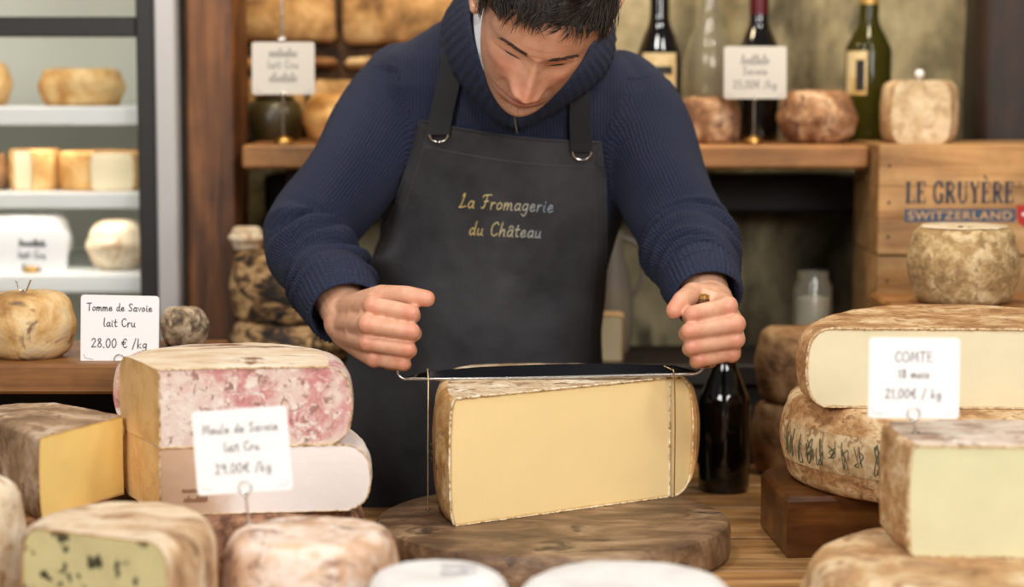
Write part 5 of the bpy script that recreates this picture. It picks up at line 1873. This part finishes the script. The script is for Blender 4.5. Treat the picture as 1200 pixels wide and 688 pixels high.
hi_s = catmull([P(574, -20, 2.65), P(568, 12, 2.625), P(572, 50, 2.598), P(582, 84, 2.594), P(596, 112, 2.618), P(605, 131, 2.628)], 8)
part('shirt_collar', MB().rings([[a, b_, b_ + Vector((.001, .004, 0)), a + Vector((.001, .004, 0))] for a, b_ in zip(lo_s, hi_s)]), M_SHIRT, person, smooth=60, label='white shirt collar showing at the neck')

# trousers and shoes below the counter
tr_ = MB()
tr_.capsules([hip + Vector((-.04, 0, -.02)), hip + Vector((.04, 0, -.02))], [.108, .108], 20)
for s in (-1, 1):
    tr_.capsules([hip + Vector((s * .07, 0, -.03)), hip + Vector((s * .10, .0, -.45)), hip + Vector((s * .11, .02, -.83))], [.10, .075, .06], 18)
tme = remesh(tr_, .012, 4)
tmb = MB().add([Vector(p) for p in mesh_np(tme)], [tuple(p.vertices) for p in tme.polygons])
part('trousers', tmb, plain('dark_trousers', (32, 32, 38), .85), person, smooth=180)
for s in (-1, 1):
    c = Vector((hip.x + s * .11, 2.86, 0))
    part('shoe', MB().rings([[c + Vector((.045 * math.cos(a) * k, -.05 + .13 * math.sin(a) * k, z)) for a in np.linspace(0, 2 * math.pi, 25)[:-1]] for z, k in ((0, .95), (.02, 1), (.05, .9), (.075, .6))]), plain('black_shoe', (20, 18, 18), .4), person, smooth=60)

# ------------------------------------------------------------------ apron
dgm = bmesh.new()
dgm.from_mesh(sweater_me)
for v_ in dgm.verts:
    v_.co += org
bvh = BVHTree.FromBMesh(dgm)
dgm.free()
CAMP = Vector((0, 0, CAMZ))
rowsA = list(np.linspace(0, 1, 90))
nc = 70
edge_rows = [140, 175, 210, 250, 290, 330, 380, 440, 520, 600, 700]
edge_l = [491, 482, 471, 457, 440, 424, 412, 404, 400, 398, 396]
edge_r = [705, 709, 711, 712, 712, 710, 704, 700, 706, 716, 722]
top_l, top_r = 140, 166
dep = np.zeros((90, nc))
gp = np.zeros((90, nc, 2))
for i, t in enumerate(rowsA):
    for j in range(nc):
        w = j / (nc - 1)
        rtop = top_l + (top_r - top_l) * w + 6 * math.sin(math.pi * w)
        row = rtop + (700 - rtop) * t ** 1.0
        px = np.interp(row - (rtop - 140) * (1 - t), edge_rows, edge_l) * (1 - w) + np.interp(row - (rtop - 140) * (1 - t), edge_rows, edge_r) * w
        gp[i, j] = (px, row)
        hit = bvh.ray_cast(CAMP, raydir(px, row))
        dep[i, j] = hit[0].y if hit[0] is not None and hit[0].y > 2.6 else np.nan
for i in range(90):
    r = dep[i]
    ok = ~np.isnan(r) & (r < 2.86)
    if ok.sum() > 2:
        dep[i] = np.interp(np.arange(nc), np.arange(nc)[ok], r[ok])
        dep[i][~ok] += .012
    else:
        dep[i] = dep[i - 1]
base_d = dep.copy()
for it in range(60):
    d2 = dep.copy()
    d2[1:-1, 1:-1] = (dep[:-2, 1:-1] + dep[2:, 1:-1] + dep[1:-1, :-2] + dep[1:-1, 2:]) / 4
    d2[0, 1:-1] = (dep[0, :-2] + dep[0, 2:]) / 2
    dep = np.minimum(d2, base_d)
vs = []
for i in range(90):
    for j in range(nc):
        px, row = gp[i, j]
        y = dep[i, j] - .007
        t = rowsA[i]
        y -= .004 * t * math.sin(j * .33 + 1.5 * math.sin(i * .05)) * min(1, t * 2)
        y -= .0034 * noise.noise(Vector((px * .022 + row * .01, row * .014, 0))) * min(1, t * 5) + .0012 * noise.noise(Vector((px * .06, row * .06, 3)))
        vs.append(P(px, row, y))
fs = [(i * nc + j, i * nc + j + 1, (i + 1) * nc + j + 1, (i + 1) * nc + j) for i in range(89) for j in range(nc - 1)]
M_APRON, nt, b = new_mat('charcoal_canvas')
v = coords(nt)
na = noise_tex(nt, v, 9, 5, .6)
ca = ramp(nt, [(0.3, (32, 31, 34)), (0.7, (58, 57, 60))])
nt.links.new(na.outputs['Fac'], ca.inputs[0])
nt.links.new(ca.outputs[0], b.inputs['Base Color'])
b.inputs['Roughness'].default_value = .82
nw = noise_tex(nt, v, 520, 3, .6)
nw2 = noise_tex(nt, v, 26, 5, .65)
bump(nt, b, mth(nt, 'ADD', mth(nt, 'MULTIPLY', nw.outputs['Fac'], .25), nw2.outputs['Fac']), .5, .004)
apm = MB().add(vs, fs)
back = [p + Vector((0, .0022, 0)) for p in vs]
o0 = len(apm.v)
apm.v += back
apm.f += [tuple(reversed([q + o0 for q in f])) for f in fs]
for i in range(89):
    for j in (0, nc - 1):
        a, b_ = i * nc + j, (i + 1) * nc + j
        apm.f.append((a, b_, b_ + o0, a + o0))
for j in range(nc - 1):
    for i in (0, 89):
        a = i * nc + j
        apm.f.append((a, a + 1, a + 1 + o0, a + o0))
abv = BVHTree.FromPolygons([tuple(p) for p in vs], fs)
apron = part('apron', apm, M_APRON, person, smooth=60, label='charcoal bib apron with gold embroidery')


def on_apron(px, row, lift=.0):
    h_ = abv.ray_cast(CAMP, raydir(px, row))
    if h_[0] is None:
        h_ = abv.find_nearest(P(px, row, 2.68))
    n = h_[1] if h_[1].y < 0 else -h_[1]
    return h_[0] + n * lift, n


def on_sweater(px, row, lift=.0):
    h_ = bvh.ray_cast(CAMP, raydir(px, row))
    return h_[0] + Vector((0, -lift, 0))


# seams of the bib
M_SEAM = plain('seam_thread', (84, 80, 78), .8)
mb = MB()
for k in range(46):
    w0, w1 = .03 + .94 * k / 46, .03 + .94 * (k + .6) / 46
    p = []
    for w in (w0, w1):
        px, row = 491 + (705 - 491) * w, 140 + 26 * w + 6 * math.sin(math.pi * w) + 30
        p.append(on_apron(px, row))
    ribbon(mb, [p[0][0], p[1][0]], [p[0][1], p[1][1]], .0009, .0004)
for sd in (0, 1):
    for k in range(48):
        r0, r1 = 150 + k * 5.2, 153 + k * 5.2
        p = []
        for row in (r0, r1):
            off = 14 if sd == 0 else -14
            if sd == 1 and row < 178:
                continue
            p.append(on_apron(float(np.interp(row, edge_rows, edge_l if sd == 0 else edge_r)) + off, row))
        if len(p) == 2:
            ribbon(mb, [p[0][0], p[1][0]], [p[0][1], p[1][1]], .0008, .0004)
part('stitching', mb, M_SEAM, apron, smooth=0, label='pale seam stitches')
# hem folds along top and sides
M_HEM = M_APRON
hem = MB()
for path in ([(491 + 214 * w, 141 + 26 * w + 6 * math.sin(math.pi * w)) for w in np.linspace(0.005, .995, 30)], [(float(np.interp(r, edge_rows, edge_l)) + 1.5, r) for r in np.linspace(142, 320, 30)], [(float(np.interp(r, edge_rows, edge_r)) - 1.5, r) for r in np.linspace(170, 320, 30)]):
    hem.tube([on_apron(*q_)[0] for q_ in path], .0016, 8)
part('hem', hem, M_HEM, apron, smooth=180)

# straps and rings
M_STRAP = plain('black_webbing', (20, 20, 22), .8)


def strap(pts, w_px):
    L_, Rr = [], []
    rings = []
    for i, (px, row, lift) in enumerate(pts):
        a = on_sweater(px - w_px / 2, row, lift) if row > 20 else P(px - w_px / 2, row, 2.70)
        c = on_sweater(px + w_px / 2, row, lift) if row > 20 else P(px + w_px / 2, row, 2.70)
        y = min(a.y, c.y)
        a, c = P(px - w_px / 2, row, y), P(px + w_px / 2, row, y)
        rings.append([a, c, c + Vector((0, .002, 0)), a + Vector((0, .002, 0))])
    return MB().rings(rings)


part('strap', strap([(513, 158, .014), (515, 145, .012), (518, 130, .011), (522, 112, .011), (526, 95, .010), (529, 78, .008), (531, 62, .005), (533, 46, .002)], 27), M_STRAP, apron, smooth=30, label='black webbing neck strap')
part('strap', strap([(682, 178, .014), (681, 165, .013), (680, 150, .012), (680, 135, .011), (680, 120, .012), (679, 105, .010), (678, 90, .006), (677, 74, .002)], 25), M_STRAP, apron, smooth=30, label='black webbing neck strap')
for (px, row) in ((514, 157), (682, 178)):
    c, n = on_apron(px, row + 4, .004)
    c = P(px, row, c.y - .003)
    exr = Vector((1, 0, 0))
    ezr = Vector((0, -.25, 1)).normalized()
    part('ring', MB().tube([c + exr * .0118 * math.cos(a) + ezr * .0105 * math.sin(a) for a in np.linspace(0, 2 * math.pi, 33)[:-1]], .0013, 8, close=True), M_CHROME, apron, smooth=180, label='metal strap ring')

# embroidery
emb = MB()
for txt, x0, x1, r0, r1, cap in (('La Fromagerie', 537, 649, 243, 249, 16.5), ('du Ch\u00e2teau', 549, 635, 275, 279, 16.0)):
    st, wd = text_strokes(txt, .22)
    for s_ in st:
        pl = []
        for a, b_ in s_:
            w = (a + wd / 2) / wd
            pl.append(on_apron(x0 + (x1 - x0) * w, r0 + (r1 - r0) * w - b_ * cap))
        ribbon(emb, [q_[0] for q_ in pl], [q_[1] for q_ in pl], .0012, .0004)
M_GOLD, nt, b = new_mat('gold_to_silver_thread')
v = coords(nt)
sp = nt.nodes.new('ShaderNodeSeparateXYZ')
nt.links.new(v, sp.inputs[0])
mr = nt.nodes.new('ShaderNodeMapRange')
mr.inputs['From Min'].default_value = P(545, 250, 2.68).x - org.x
mr.inputs['From Max'].default_value = P(640, 250, 2.68).x - org.x
nt.links.new(sp.outputs[0], mr.inputs['Value'])
cg = ramp(nt, [(0, (214, 186, 112)), (.45, (206, 190, 140)), (1, (158, 172, 186))])
nt.links.new(mr.outputs[0], cg.inputs[0])
nt.links.new(cg.outputs[0], b.inputs['Base Color'])
b.inputs['Roughness'].default_value = .45
part('embroidery', emb, M_GOLD, apron, smooth=60, label='gold and silver embroidered script lettering')
